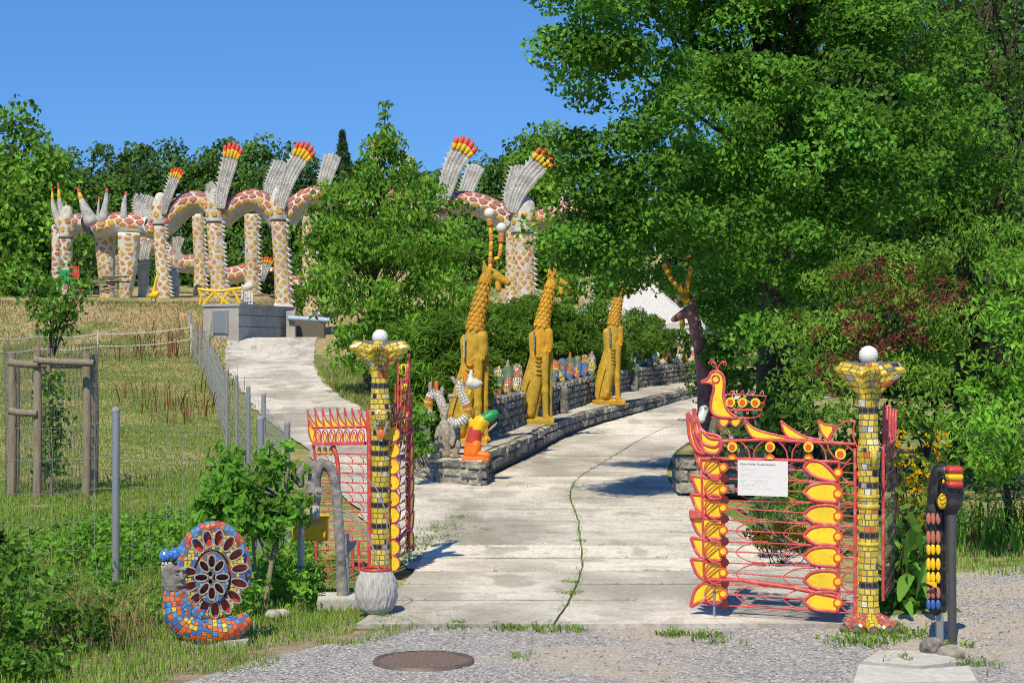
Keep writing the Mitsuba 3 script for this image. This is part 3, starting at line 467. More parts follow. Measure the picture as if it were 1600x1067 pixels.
for yv in np.linspace(13, 30, 300):
    pts.append(np.c_[dl(yv) + (dr_(yv) - dl(yv)) * seam(yv) + rg.normal(size=1) * .012, yv + rg.normal(size=1) * .03])
for y in rows[1:14]:
    for x in rg.uniform(dl(y), dr_(y), 26): pts.append(np.array([[x, y + rg.normal() * .012]]))
pts = np.vstack(pts); P = at_ground(pts, .012); ms = [blades(np.repeat(P, 3, 0) + rg.normal(size=(len(P) * 3, 3)) * [.02, .02, 0], .034 * (.5 + rg.random(len(P) * 3)), .006, (.10, .17, .03), rg, 1.3, .8, .2, .12)]
stuff('joint_weeds', *stack(ms), 'small weeds growing in the joints of the drive', 'weeds')
# broad-leaved weeds along the fence and the dark bramble in the lower left corner
rg = R_(150); q = scatter_in(Polygon([(-5.4, 12.6), (-3.2, 12.2), (-1.5, 13.2), (-1.7, 16.5), (-3.0, 19), (-6, 16)]), 900, rg); q = q[meshkit.fbm(np.c_[q * 1.3, q[:, :1] * 0], 3, 8) > .47]
m, C, _ = cloud([(np.r_[a, hz(*a) + .10 + .10 * rg.random()], (.12, .12, .12)) for a in q], rg, .09, .055, 11, (.105, .21, .03), dens=1.6, w=.6, back=.6, hollow=.2, warm=.25)
stuff('weeds', m, C, 'broad leaved weeds growing along the wire fence', 'weeds', 'leaf')
plant('bramble', 'dark bramble thicket in the lower left corner', 'bush', [((x, y, z), (r, r, r * .8)) for x, y, z, r in [(-3.15, 11.0, .22, .30), (-3.45, 10.9, .42, .28), (-2.9, 10.7, .10, .2), (-3.3, 11.8, .32, .3), (-2.85, 11.6, .16, .22), (-3.6, 12.2, .5, .3), (-3.2, 10.3, .06, .22)]], 151, .10, .06, 30, (.07, .14, .024), (-3.2, 11.2, 0), 60, dens=3.4, w=.55, amt=.3)
rg = R_(152); q = np.c_[rg.normal(-2.95, .35, 500), rg.normal(12.0, .35, 500)]; ms = [blades(at_ground(q), .34 * (.5 + rg.random(500)), .0035, (.30, .25, .12), rg, 1.2, .9, .2, .8)]
stuff('dry_grass', *stack(ms), 'tufts of dry straw coloured grass beside the bramble', 'grass')
rg = R_(153); ms = []
for px, py, d in [(640, 0, 0)] * 0 + [(q[0], q[1], 0) for q in [(285, 545), (262, 552), (300, 640), (318, 650), (235, 620), (285, 660), (205, 560), (340, 610), (230, 545), (260, 640)]]:
    g = G(px, py); s = g[1] / 30; qq = g + rg.normal(size=(24, 2)) * [.3 * s, .5 * s]; ms.append(blades(at_ground(qq), .42 * (.5 + .8 * rg.random(24)) * s, .010 * s, (.23, .10, .045), rg, .5, .4, .25, .3))
stuff('dock_stalks', *stack(ms), 'rust brown dock stalks standing in the meadow', 'weeds')
# loose gravel
rg = R_(160); q = scatter_in(gravel_poly.buffer(-.02), 26000, rg); q = q[q[:, 1] > 9.5]; N = len(q); o = np.array([[1, 0, 0], [-1, 0, 0], [0, 1, 0], [0, -1, 0], [0, 0, 1], [0, 0, -1.]]); fo = np.array([[0, 2, 4], [2, 1, 4], [1, 3, 4], [3, 0, 4], [2, 0, 5], [1, 2, 5], [3, 1, 5], [0, 3, 5]])
s = (.005 + .009 * rg.random(N) ** 3)[:, None, None]; V = o[None] * s * (.6 + .7 * rg.random((N, 6, 1))) * [1, 1, .7]; a = rg.random(N) * 6.283; V = np.stack([V[..., 0] * np.cos(a)[:, None] - V[..., 1] * np.sin(a)[:, None], V[..., 0] * np.sin(a)[:, None] + V[..., 1] * np.cos(a)[:, None], V[..., 2]], -1)
V += np.c_[q, hz(q[:, 0], q[:, 1]) + .010][:, None]; c = (rg.uniform(.22, .60, (N, 1)) * [1, .985, .95]).repeat(6, 0)
stuff('gravel', (V.reshape(-1, 3), (np.arange(N)[:, None, None] * 6 + fo).reshape(-1, 3)), c, 'loose pale grey gravel on the forecourt', 'gravel', 'pebble')
# ---------------------------------------------------------------- mosaic
def tile_mesh(c4, n, lift):
    """A chip on the quad c4 (4 x 3), raised by lift along n, with a slightly smaller top."""
    c = c4.mean(0); top = c + (c4 - c) * .93 + n * lift; low = c4 - n * lift * .6
    return np.vstack([top, low]), np.array([[0, 1, 2], [0, 2, 3], [0, 4, 5], [0, 5, 1], [1, 5, 6], [1, 6, 2], [2, 6, 7], [2, 7, 3], [3, 7, 4], [3, 4, 0]])
def mosaic(parent, fn, rows, size, pal, rng, lift=.003, most=190, name='tile', fill=.86):
    """Chips on the surface fn(u, v) -> point, u round (0..1), v along; rows = list of v borders. pal(u, v, row, rng) -> tile material."""
    chips = []
    for r in range(len(rows) - 1):
        v0, v1 = rows[r], rows[r + 1]; ring = np.array([fn(u, (v0 + v1) / 2) for u in np.linspace(0, 1, 25)]); circ = np.linalg.norm(np.diff(ring, axis=0), axis=1).sum(); n = max(4, int(round(circ / size))); off = rng.random()
        seg = np.concatenate([[0], np.cumsum(np.linalg.norm(np.diff(ring, axis=0), axis=1))]) / circ; uu = np.interp((np.arange(n + 1)) / n, seg, np.linspace(0, 1, 25)) + off / n
        for k in range(n):
            du, dv = (uu[k + 1] - uu[k]), v1 - v0; g = (1 - fill) / 2; j = rng.uniform(-.05, .05, (4, 2))
            q = np.array([fn((uu[k] + du * (a + j[i, 0] * .8)) % 1.0, v0 + dv * (b + j[i, 1] * .8)) for i, (a, b) in enumerate([(g, g), (1 - g, g), (1 - g, 1 - g), (g, 1 - g)])])
            nrm = np.cross(q[2] - q[0], q[3] - q[1]); A = np.linalg.norm(nrm) / 2
            if A < 1e-8: continue
            nrm = nrm / (2 * A); c = q.mean(0); ctr = ring[:-1].mean(0)
            if nrm @ (c - ctr) < 0: nrm = -nrm; q = q[::-1]
            see = nrm @ unit(np.array([0, 0, EYE]) - c); chips.append((A * see, tile_mesh(q, unit(nrm + rng.normal(size=3) * .05), lift), pal((uu[k] + du / 2) % 1, (v0 + v1) / 2, r, rng)))
    finish_chips(parent, chips, most, name)
def finish_chips(parent, chips, most, name='tile'):
    chips.sort(key=lambda c: -c[0])
    for s, m, b in chips[:most]: part(parent, name, m, b)
    rest = {}
    for s, m, b in chips[most:]: rest.setdefault(b, []).append(m)
    for b, ms in rest.items(): part(parent, 'small_tiles', ms, b, False, 'stuff')
def surf_mesh(fn, vs, n=28, shrink=0.0):
    us = np.arange(n) / n; V = np.array([[fn(u, v) for u in us] for v in vs]); m = len(vs)
    if shrink: V = V + (V.mean(1, keepdims=True) - V) * shrink
    i = np.arange(m - 1)[:, None] * n; j = np.arange(n)[None]; k = (j + 1) % n
    f = tri(np.stack([i + j, i + k, i + n + k, i + n + j], -1).reshape(-1, 4)); V = V.reshape(-1, 3); V = np.vstack([V, V[:n].mean(0)[None], V[-n:].mean(0)[None]]); jj = np.arange(n); kk = (jj + 1) % n; e = (m - 1) * n
    return V, np.vstack([f, np.stack([kk, jj, jj * 0 + len(V) - 2], 1), np.stack([e + jj, e + kk, jj * 0 + len(V) - 1], 1)])
def interp(tab): 
    tab = np.array(tab, float); return lambda v: np.interp(v, tab[:, 0], tab[:, 1])
def mosaic_tube(parent, P, r, size, pal, seed, most=110, name='tile', flat=1.0, body='grout', bname='body'):
    P = np.asarray(P); t, a, b = frames(P); n = len(P); r = np.asarray(r)
    def fn(u, v):
        i = min(int(v), n - 2); f = v - i; c, th = P[i] * (1 - f) + P[i + 1] * f, 2 * np.pi * u; rr = r[i] * (1 - f) + r[i + 1] * f; A, B = a[i] * (1 - f) + a[i + 1] * f, b[i] * (1 - f) + b[i + 1] * f
        return c + rr * (np.cos(th) * A * flat + np.sin(th) * B)
    part(parent, bname, tube(P, r * .985, 18, True, flat), body, True); L = np.concatenate([[0], np.cumsum(np.linalg.norm(np.diff(P, axis=0), axis=1))]); m = max(2, int(L[-1] / size)); rows = np.interp(np.linspace(0, L[-1], m + 1), L, np.arange(n))
    mosaic(parent, fn, list(rows), size, pal, R_(seed), .0025, most, name, .84)
# ---------------------------------------------------------------- the two mosaic gate posts
def gate_post(px, base, lamp_py, d, r0, label, face_dir, seed, prof, lobes, bands, head_v, foot):
    rg = R_(seed); k = thing('mosaic_post', label, 'gate post', 'mosaic gate posts')
    s = d / F; o = W(px, base, d); x0, z0 = o[0], o[2]; rad = interp(prof); L0, Lr, Ln, La = lobes; top = prof[-1][0]
    def fn(u, v):
        th = 2 * np.pi * u; lip = max(0.0, v - top); r = rad(min(v, top)); v = min(v, top)
        if v > L0: q = (v - L0) / (top - L0); r = r + Lr * q ** 1.5 * (.5 + .5 * np.cos(Ln * (th - La))) ** 1.7
        dz = .035 * ((v - L0) / (top - L0)) * (.5 + .5 * np.cos(Ln * (th - La))) if v > L0 else 0
        hd = np.exp(-((v - head_v) / .055) ** 2) * .030 * max(0, np.cos(th - face_dir)) ** 2; beak = np.exp(-((v - head_v + .06) / .05) ** 2) * .045 * max(0, np.cos(th - face_dir)) ** 10
        r = r + .016 * math.sin(min(lip / .05, 1) * math.pi) - .7 * max(0, lip - .035); return np.array([x0 + (r + hd + beak) * np.cos(th), d + (r + hd + beak) * np.sin(th), z0 + v + dz + lip])
    vs = np.concatenate([np.arange(0, L0, .03), np.linspace(L0, top, 9), [top + .015, top + .03, top + .045, top + .06, top + .085]]); vs[0] = -.02
    part(k, 'shaft', surf_mesh(fn, vs, 36, .0), 'grout', True)
    rows = list(np.arange(.04, L0, .043)) + list(np.linspace(L0, top, 6))[1:] + [top + .025, top + .05, top + .078]
    def pal(u, v, r, g):
        for b in bands:
            if abs(v - b) < .0215: return 'tile_black' if g.random() < .85 else 'tile_grey'
        w = g.random()
        if w < .045: return 'tile_orange'
        if w < .09: return 'tile_grey'
        if w < .12: return 'tile_white'
        if w < .14: return 'tile_black'
        return ['tile_yellow', 'tile_yellow_b', 'tile_yellow_c'][int(g.random() * 3)]
    mosaic(k, fn, rows, .043, pal, rg, .003, 290)
    part(k, 'top_disc', lathe([(rad(top) * 1.1, top + .03), (rad(top) * .8, top + .075), (0, top + .085)], 24, (x0, d, z0)), 'grout_light', True)
    # face: brows, eyes, nostril, mouth
    f = np.array([math.cos(face_dir), math.sin(face_dir), 0]); side = np.array([-f[1], f[0], 0]); hv = np.array([x0, d, z0 + head_v]); rr = rad(head_v)
    for sg in (-1, 1):
        e = part(k, 'eye', ball(hv + side * sg * (rr * .62) + f * (rr * .86) + [0, 0, .012], .025, 2, (1, 1, .75)), 'tile_grey', True)
        part(e, 'pupil', ball(hv + side * sg * (rr * .68) + f * (rr * .86 + .018) + [0, 0, .012], .014, 2), 'tile_black', True)
        part(e, 'lid', tube(spline([hv + side * sg * (rr * .62 + a) + f * (rr * .82 + .02 - abs(a) * .3) + [0, 0, .028 - 9 * a * a] for a in (-.030, -.012, .012, .030)], 9), .0065, 6, True, 1, True), 'grout_light', True)
    if foot == 'tongue':
        part(k, 'tongue', ball(hv + f * (rr + .022) + [0, 0, -.165], .04, 3, (.85, .35, 1.1)), 'tile_orange', True); part(k, 'lip', tube(spline([hv + f * (rr + .02) + side * a + [0, 0, -.10 - 5 * (.045 - abs(a))**1.0 * .55] for a in (-.055, -.03, 0, .03, .055)], 12), .010, 7, True, 1, True), 'grout_light', True)
    else:
        part(k, 'beak', tube(spline([hv + f * (rr + .03) + [0, 0, .0], hv + f * (rr + .052) + [0, 0, -.05], hv + f * (rr + .03) + [0, 0, -.12]], 8), [.028, .027, .025, .022, .018, .014, .010, .006], 8), 'tile_yellow_c', True)
        for v, h in ((.60, .9), (.86, 1.1), (.93, 1.0)):
            part(k, 'knob', ball((x0, d, z0 + v), .078, 2, (1, 1, .42 * h)), 'tile_yellow_c', True)
        cells = []
        for i in range(5):
            a = -math.pi / 2 + (i - 2) * .62; t = np.array([math.cos(a), math.sin(a), 0]); b0 = np.array([x0, d, z0])
            toe = num(k + '__toe'); mosaic_tube(toe, spline([b0 + t * .03 + [0, 0, .085], b0 + t * .11 + [0, 0, .062], b0 + t * .18 + [0, 0, .03]], 9), np.linspace(.056, .034, 9), .032, (lambda u, v, r, g: ['spot_red', 'tile_red', 'tile_orange', 'spot_red', 'tile_white'][int(g.random() * 5)]) if i != 2 else (lambda u, v, r, g: 'tile_yellow'), 700 + i, 24, bname='core')
            part(toe, 'claw', ball(b0 + t * .195 + [0, 0, .024], .030, 2, (1, 1, .8)), 'grout', True)
    gl_ = part(k, 'globe_lamp', ball((x0, d, EYE - (lamp_py - CY) * s), .066, 4), 'lamp_white', True, label='white glass globe lamp')
    part(gl_, 'socket', lathe([(.04, 0), (.045, .012), (.038, .05), (0.0, .05)], 20, (x0, d, z0 + top + .055)), 'grout_light', True)
    return k
s1, s2 = 12.4 / F, 14.9 / F
gate_post(1357, 985, 555, 12.4, .07, 'yellow mosaic gate post with beaked face on red clawed foot, right of the gate', -1.45, 201,
          [(0, .085), (.10, .080), (.2, .068), (.40, .063), (.55, .066), (.84, .064), (.95, .070), (1.10, .064), (1.13, .074), (1.25, .076), (1.32, .063), (1.55, .062), (1.66, .070), (1.70, .092), (1.745, .105)], (1.56, .135, 5, -math.pi / 2), [.30, .68, 1.02, 1.53], 1.245, 'claw')
gate_post(594, 905, 527, 14.9, .07, 'yellow mosaic gate post with tongue and black bands, beside the pale pot', -1.45, 202,
          [(0, .085), (.15, .075), (.5, .070), (1.0, .068), (1.22, .072), (1.30, .083), (1.40, .088), (1.48, .078), (1.55, .070), (1.70, .069), (1.78, .085), (1.83, .115), (1.87, .125)], (1.70, .125, 5, -math.pi / 2), [.06, .26, .44, .60, .74, .90, 1.06, 1.12, 1.15, 1.62], 1.375, 'tongue')
# ---------------------------------------------------------------- wrought gate leaf, drawn on the plane of the right leaf
Hg = on(1337, 12.42); Eg = on(1080, 12.88); eg = unit((Eg - Hg) * [1, 1, 0]); ng = np.array([-eg[1], eg[0], 0])
def gp(px, py):
    """Position (along, up) on the plane of the right gate leaf."""
    dirv = np.array([(px - CX) / F, 1, -(py - CY) / F]); o = np.array([0, 0, EYE]); t = (Hg - o) @ ng / (dirv @ ng); q = o + dirv * t; return np.array([(q - Hg) @ eg, q[2] - Hg[2]])
GP = lambda l: np.array([gp(*q) for q in l])
class Leaf:
    def __init__(s, key, M): s.k, s.M = key, M
    def bar(s, pts, r, name='bar', mat='gate_red', off=0.0, n=6, sm=True, sp=0):
        q = np.array(pts, float); q = spline(q, sp) if sp else q; P = np.c_[q[:, 0], np.full(len(q), off), q[:, 1]]; return part(s.k, name, xf(tube(P, r, n), s.M), mat, sm)
    def plate(s, poly, th, name, mat, off=0.0, parent=None, sm=False, label=None):
        return part(parent or s.k, name, prism(poly, th, s.M @ XZ((0, off, 0))), mat, sm, None, label)
def disc(c, r, n=24): return Point(*c).buffer(r, n // 4)
def petal(L, c, pts, off=0.0, parent=None, name='petal', rim=.0135):
    """Yellow sheet in a red rim."""
    q = spline(np.vstack([pts, pts[:1]]), 30)[:-1]; pl = Polygon(q).buffer(0); pl = max(getattr(pl, 'geoms', [pl]), key=lambda g: g.area)
    p = L.plate(pl.buffer(-.004), .006, name, 'gate_yellow', off, parent); c_ = np.array(pl.exterior.coords); P = np.c_[c_[:, 0], np.full(len(c_), off), c_[:, 1]]
    part(p, 'rim', xf(tube(P, rim, 6, False), L.M), 'gate_red', True); return p
def rosette(L, c, r, off=-.012, inner='gate_yellow', outer='gate_orange'):
    a = L.plate(disc(c, r), .012, 'rosette', outer, off); L.plate(disc(c, r * .60), .012, 'centre', inner, off - .006, a)
def gate_leaf(key, M, with_sign=False):
    L = Leaf(key, M); b = lambda l, r, **k: L.bar(GP(l), r, **k)
    rowsy = [727, 765, 800, 841, 880, 920, 880 + 80]  # left petals
    # frame
    b([(1336, 700), (1336, 960)], .012, name='hinge_stile'); b([(1311, 700), (1311, 932)], .010, name='stile'); b([(1090, 690), (1190, 687), (1300, 692), (1336, 694)], .013, name='top_rail'); b([(1095, 716), (1200, 718), (1311, 722)], .015, name='rail')
    b([(1100, 905), (1160, 906), (1240, 918), (1311, 933)], .017, name='bottom_rail'); b([(1129, 735), (1131, 800), (1134, 905)], .007, name='stile')
    b([(1094, 690), (1097, 760), (1100, 905)], .009, name='stile')
    part(L.k, 'leg', xf(rod((*[gp(1116, 915)[0], .0], gp(1116, 915)[1]), (gp(1116, 915)[0], 0, -.01), .010, 8), M), 'steel', True)
    # seven rows of horizontal bars, hoops and petals
    yl = [731, 765, 795, 830, 864, 900, 935]; yl = [730, 764, 793, 828, 860, 895, 929]
    yl = [730, 764, 794, 828, 861, 895, 929]; yr = [738, 773, 806, 839, 872, 908, 940]
    yl = [730, 764, 794, 828, 861, 893, 926]; yr = [738, 772, 808, 840, 873, 909, 941]
    ly = [731, 764, 793, 829, 861, 894, 927]
    for i in range(7):
        a = [731, 764, 794, 828, 860, 894, 926][i] - (0, 0, 0, 0, 0, 0, 0)[i]; c = [738, 771, 806, 838, 871, 908, 941][i] - [0, 0, 0, 0, 0, 0, 0][i]
        a = [730, 764, 793, 828, 861, 894, 927][i]; la, lc = gp(1131, a), gp(1311, c)
        b([(1131, a), (1220, (a + c) / 2 - 1), (1336, c + 1)], .0055, name='bar')
        b([(1100, a + 17), (1220, (a + c) / 2 + 16), (1336, c + 17)], .0055, name='bar')
        # hoop on the left stile
        h = [(1128, a - 14), (1112, a - 15), (1102, a), (1112, a + 15), (1128, a + 14)]; b(h, .0055, name='hoop', off=-.02, sp=16); b([(1102, a + 8), (1124, a - 11)], .0055, name='hoop_bar', off=-.02)
        # long loops
        for x0 in (1158, 1232):
            m = a + (c - a) * (x0 - 1131) / 180; b([(x0 + 42, m - 15), (x0 + 12, m - 13), (x0 - 8, m), (x0 + 12, m + 14), (x0 + 42, m + 17)], .0048, name='loop', sp=16)
        b([(1336, c - 15), (1322, c - 12), (1313, c), (1322, c + 13), (1336, c + 15)], .0055, name='loop', sp=14); b([(1352, c - 14), (1340, c - 10), (1336, c), (1340, c + 10)], .0045, name='scroll', sp=10)
        # petals: left ones point left, right ones hang on the inner stile
        if i == 6: pts = [(1079, 948), (1086, 922), (1104, 908), (1128, 908), (1134, 925), (1128, 940), (1100, 938)]
        elif i == 0: pts = [(1085, 704), (1098, 712), (1122, 722), (1128, 740), (1110, 742), (1093, 728)]
        else: pts = [(1079, a - 21), (1100, a - 19), (1127, a - 16), (1127, a + 14), (1108, a + 14), (1090, a + 4)]
        petal(L, None, GP(pts), .008, name='left_petal')
        pr = [(1256, c - 2), (1268, c - 13), (1288, c - 17), (1308, c - 13), (1309, c + 12), (1296, c + 13), (1272, c + 10)] if i else [(1256, c - 9), (1266, c - 18), (1284, c - 16), (1300, c - 2), (1309, c + 13), (1288, c + 11), (1268, c + 3)]
        petal(L, None, GP(pr), -.006, name='right_petal')
        rosette(L, gp(1131, a), .034); rosette(L, gp(1310, c), .034); L.plate(disc(gp(1133, a + 17), .030), .008, 'boss', 'gate_dark', -.008); rosette(L, gp(1344, c + 2), .026, .01)
    # arches with suns below the top rail
    for x, w in ((1145, 27), (1204, 27), (1264, 27)):
        b([(x - w, 717), (x - w + 3, 702), (x - 12, 690), (x, 688), (x + 12, 690), (x + w - 3, 703), (x + w, 719)], .0065, name='arch', sp=20); rosette(L, gp(x, 698), .036, -.012, 'gate_orange', 'gate_yellow')
        hd = disc(gp(x, 717), .036); yb = gp(x, 717)[1]; hd = hd.intersection(sbox(-9, yb, 9, 9)); a = L.plate(hd, .010, 'half_sun', 'gate_orange', -.012); L.plate(disc(gp(x, 717), .020).intersection(sbox(-9, yb, 9, 9)), .010, 'centre', 'gate_yellow', -.019, a); b([(x, 706), (x, 712)], .005, name='sun_stem')
    rosette(L, gp(1314, 709), .038, -.012, 'gate_orange', 'gate_yellow')
    b([(1336, 658), (1318, 660), (1300, 675), (1293, 692), (1300, 710), (1318, 724), (1330, 716)], .0075, name='scroll', sp=22); b([(1336, 658), (1333, 680), (1340, 700)], .007, name='scroll', sp=10); b([(1293, 690), (1315, 692), (1336, 706)], .0065, name='scroll', sp=10); b([(1325, 700), (1318, 706), (1311, 724)], .006, name='scroll', sp=8)
    # three wave crests on the top rail
    for l in ([(1163, 655), (1180, 670), (1215, 680), (1240, 686), (1185, 685), (1170, 675)], [(1220, 657), (1234, 668), (1258, 682), (1284, 687), (1240, 685), (1226, 676)], [(1278, 657), (1290, 663), (1302, 667), (1296, 686), (1284, 676)]):
        petal(L, None, GP(l), 0, name='crest', rim=.009)
    # flame wings at the free upper corner
    for l in ([(1075, 645), (1081, 655), (1085, 680), (1092, 698), (1104, 708), (1090, 704), (1079, 684)], [(1085, 638), (1090, 655), (1100, 674), (1126, 683), (1120, 698), (1100, 692), (1088, 672)], [(1094, 668), (1110, 684), (1128, 688), (1122, 708), (1100, 702)]):
        petal(L, None, GP(l), -.014, name='flame')
    # the bird on top
    body = [(1096, 597), (1107, 591), (1112, 582), (1122, 580), (1130, 587), (1132, 600), (1131, 618), (1134, 634), (1142, 646), (1152, 652), (1130, 652), (1116, 647), (1111, 636), (1113, 620), (1116, 607), (1112, 599)]
    q = GP(body); pl = Polygon(spline(np.vstack([q, q[:1]]), 60)[:-1]).buffer(0); bd = L.plate(pl, .012, 'bird_body', 'gate_yellow', -.004); c_ = np.array(max(getattr(pl, 'geoms', [pl]), key=lambda g: g.area).exterior.coords); part(bd, 'outline', xf(tube(np.c_[c_[:, 0], c_[:, 0] * 0 - .004, c_[:, 1]], .0125, 6, False), M), 'gate_red', True)
    th = np.linspace(0, 2 * np.pi, 20); e = gp(1119, 592); part(bd, 'eye_ring', xf(tube(np.c_[e[0] + .027 * np.cos(th), th * 0 - .014, e[1] + .027 * np.sin(th)], .0055, 6, False), M), 'gate_red', True)
    for l in ([(1121, 580), (1119, 570), (1114, 563), (1108, 566), (1108, 569)], [(1121, 580), (1124, 570), (1130, 564), (1135, 568), (1134, 572)], [(1119, 570), (1113, 566), (1111, 570)], [(1125, 568), (1130, 566), (1131, 571)]): b(l, .0055, name='crest_plume', sp=10)
    b([(1132, 616), (1165, 617), (1198, 619), (1193, 629), (1189, 630), (1195, 631), (1190, 639), (1134, 639)], .006, name='wing_bar'); b([(1136, 628), (1195, 629)], .004, name='wing_bar'); b([(1142, 641), (1165, 641), (1191, 641), (1187, 650), (1176, 653), (1150, 652)], .006, name='wing_bar')
    for x in (1142, 1161, 1181): rosette(L, gp(x, 628 + (x - 1142) * .03), .034, -.010, 'gate_orange', 'gate_yellow')
    for x in (1139, 1156, 1172, 1187): b([(x, 616), (x + 5, 610), (x + 6, 617)], .005, name='wing_tip', sp=6)
    for x in (1131, 1149):
        petal(L, None, GP([(x - 6, 654), (x + 7, 655), (x + 6, 662), (x, 666), (x - 6, 661)]), 0, name='claw', rim=.007)
    b([(1112, 652), (1170, 654)], .008, name='perch')
gk = thing('gate_leaf', 'red and yellow wrought gate leaf with bird on top, carrying a white notice', 'gate', 'gate leaves')
M1 = frame(Hg, eg, -ng if ng[1] < 0 else ng, (0, 0, 1)); gate_leaf(gk, M1)
# box latch and the dark brace
part(gk, 'latch', xf(rbox((gp(1088, 800)[0], -.012, gp(1088, 803)[1]), (.10, .03, .06), .008), M1), 'gate_red', True)
part(gk, 'brace', xf(rod((gp(1150, 795)[0], .04, gp(1150, 795)[1]), (gp(1280, 888)[0], .04, gp(1280, 888)[1]), .010), M1), 'steel_dark', True)
# left leaf, swung inwards beside the left post
H2 = on(607, 15.0); E2 = on(640, 16.15); e2 = unit((E2 - H2) * [1, 1, 0]); n2 = np.array([e2[1], -e2[0], 0])
g2 = thing('gate_leaf', 'red wrought gate leaf swung inwards, seen edge on right of the left mosaic post', 'gate', 'gate leaves'); gate_leaf(g2, frame(H2 + [.02, 0, .02], e2, n2, (0, 0, 1)))
# yellow roundels on the stile beside the left post and the looped finial
for i in range(9):
    z = .14 + i * .135; c = np.array([H2[0] + .035, 14.96, H2[2] + z]); dk_ = part(g2, 'roundel', prism(disc((0, 0), .058), .012, XZ(c)), 'gate_yellow'); th = np.linspace(0, 2 * math.pi, 18); part(dk_, 'rim', tube(np.c_[c[0] + .060 * np.cos(th), th * 0 + c[1], c[2] + .060 * np.sin(th)], .008, 6, False), 'gate_red', True)
fc_ = W(631, 578, 16.1)
for a in (0, 1.05, 2.1): th = np.linspace(0, 2 * math.pi, 20); part(g2, 'loop', tube(np.c_[fc_[0] + .045 * np.cos(th) * math.cos(a), fc_[1] + .045 * np.cos(th) * math.sin(a), fc_[2] + .05 * np.sin(th)], .006, 6, False), 'gate_yellow', True)
for px, py in ((622, 566), (627, 590), (634, 588), (618, 600), (640, 605)): part(g2, 'spear', rod(W(px, 660, 16.0), W(px, py, 16.0), [.012, .008], 6), 'gate_red', True)
# notice
sg = thing('notice_sign', 'white paper notice board hanging on the right gate leaf', 'sign'); u0, w0 = gp(1155, 745)[0], gp(1233, 750)[0]; zt, zb = gp(1195, 719)[1], gp(1195, 774)[1]; cu, cz, sw, sh = (u0 + w0) / 2, (zt + zb) / 2, abs(u0 - w0), zt - zb
part(sg, 'board', xf(box((cu, -.034, cz), (sw, .006, sh)), M1), 'paper_white')
def text_on(parent, s, h, u, z, mat, bold=False):
    t = meshkit.text_mesh(s, h, .0012, bold); part(parent, 'lettering', xf(t, M1 @ frame((cu + sw / 2 - u, -.0372, cz + sh / 2 - z), (-1, 0, 0), (0, 0, 1), (0, -1, 0))), mat, False, 'stuff')
text_on(sg, 'Bruno Weber Skulpturenpark', .0135, .018, .034, 'ink', True)
rg = R_(210)                                     # the rest is too small to read in the photograph: pale lines of print
lines = []
for z, segs in [(.052, [(.018, .05)]), (.060, [(.018, .12)]), (.068, [(.018, .05), (.08, .03)]), (.076, [(.018, .03), (.08, .05)]), (.092, [(.018, .10)]), (.100, [(.018, .06)]), (.109, [(.018, .20)]), (.121, [(.018, .04)]), (.132, [(.018, .04), (.08, .02), (.115, .05), (.175, .025)]), (.139, [(.018, .04), (.08, .02), (.115, .05), (.175, .025)]), (.146, [(.018, .03), (.115, .05), (.175, .025)]), (.158, [(.018, .16)]), (.167, [(.018, .10)]), (.174, [(.03, .12)]), (.190, [(.018, .20)])]:
    for u, l in segs:
        x = u
        while x < u + l: w = rg.uniform(.006, .018); lines.append(xf(box((cu + sw / 2 - (x + w / 2) * sw / .34, -.0375, cz + sh / 2 - z * sh / .235), (w * .8 * sw / .34, .001, .0022)), M1)); x += w
part(sg, 'fine_print', lines, 'ink_pale', False, 'stuff')
# ---------------------------------------------------------------- fixed side panels
sp_ = thing('fence_panel', 'red wrought fence panel topped with thorn shaped fins, left of the left mosaic post', 'fence')
A0, A1 = on(482, 15.1), on(583, 14.95); ea = unit((A1 - A0) * [1, 1, 0]); na = np.array([-ea[1], ea[0], 0])
def fp(px, py):
    dirv = np.array([(px - CX) / F, 1, -(py - CY) / F]); o = np.array([0, 0, EYE]); q = o + dirv * ((A0 - o) @ na / (dirv @ na)); return np.array([(q - A0) @ ea, q[2] - A0[2]])
L = Leaf(sp_, frame(A0, ea, na, (0, 0, 1))); FP = lambda l: np.array([fp(*q) for q in l])
L.bar(FP([(488, 668), (578, 666)]), .011, 'rail'); L.plate(Polygon(FP([(490, 691), (571, 690), (571, 695), (490, 696)])), .06, 'shelf', 'gate_red')
L.bar(FP([(575, 640), (577, 700), (578, 892)]), .020, 'stile', sp=8); L.bar(FP([(520, 694), (527, 720), (529, 760), (530, 893)]), .018, 'stile', sp=12); L.bar(FP([(489, 694), (493, 730), (494, 893)]), .012, 'stile', sp=8); L.bar(FP([(543, 838), (550, 850), (552, 893)]), .012, 'stile', sp=8); L.bar(FP([(560, 845), (562, 893)]), .012, 'stile')
for i, y in enumerate(range(708, 890, 15)):
    L.bar(FP([(492, y + 1), (530, y), (578, y + 2)]), .0065, 'rung')
    for x in (508, 545, 562): L.bar(FP([(x - 8, y), (x, y + 3), (x + 5, y + 9), (x + 6, y + 15)]), .0042, 'scroll', sp=8)
for i in range(8):
    x = 484 + i * 11.6; q = FP([(x - 4 + (i > 6) * 3, 640 - (3 if i else 0)), (x + 2, 655), (x + 12, 667), (x + 2, 667), (x - 2, 655)]); petal(L, None, q, 0, name='fin', rim=.007)
petal(L, None, FP([(482, 655), (490, 668), (494, 688), (488, 690), (483, 676)]), 0, name='fin', rim=.008)
for i in range(7):
    x = 496 + i * 11.4; L.bar(FP([(x - 5, 691), (x - 5, 680), (x - 1, 671), (x + 4, 674), (x + 5, 690)]), .006, 'arch', sp=12); q = FP([(x - 1, 674), (x + 2, 682), (x, 690), (x - 3, 683)]); petal(L, None, q, .01, name='drop', rim=.004)
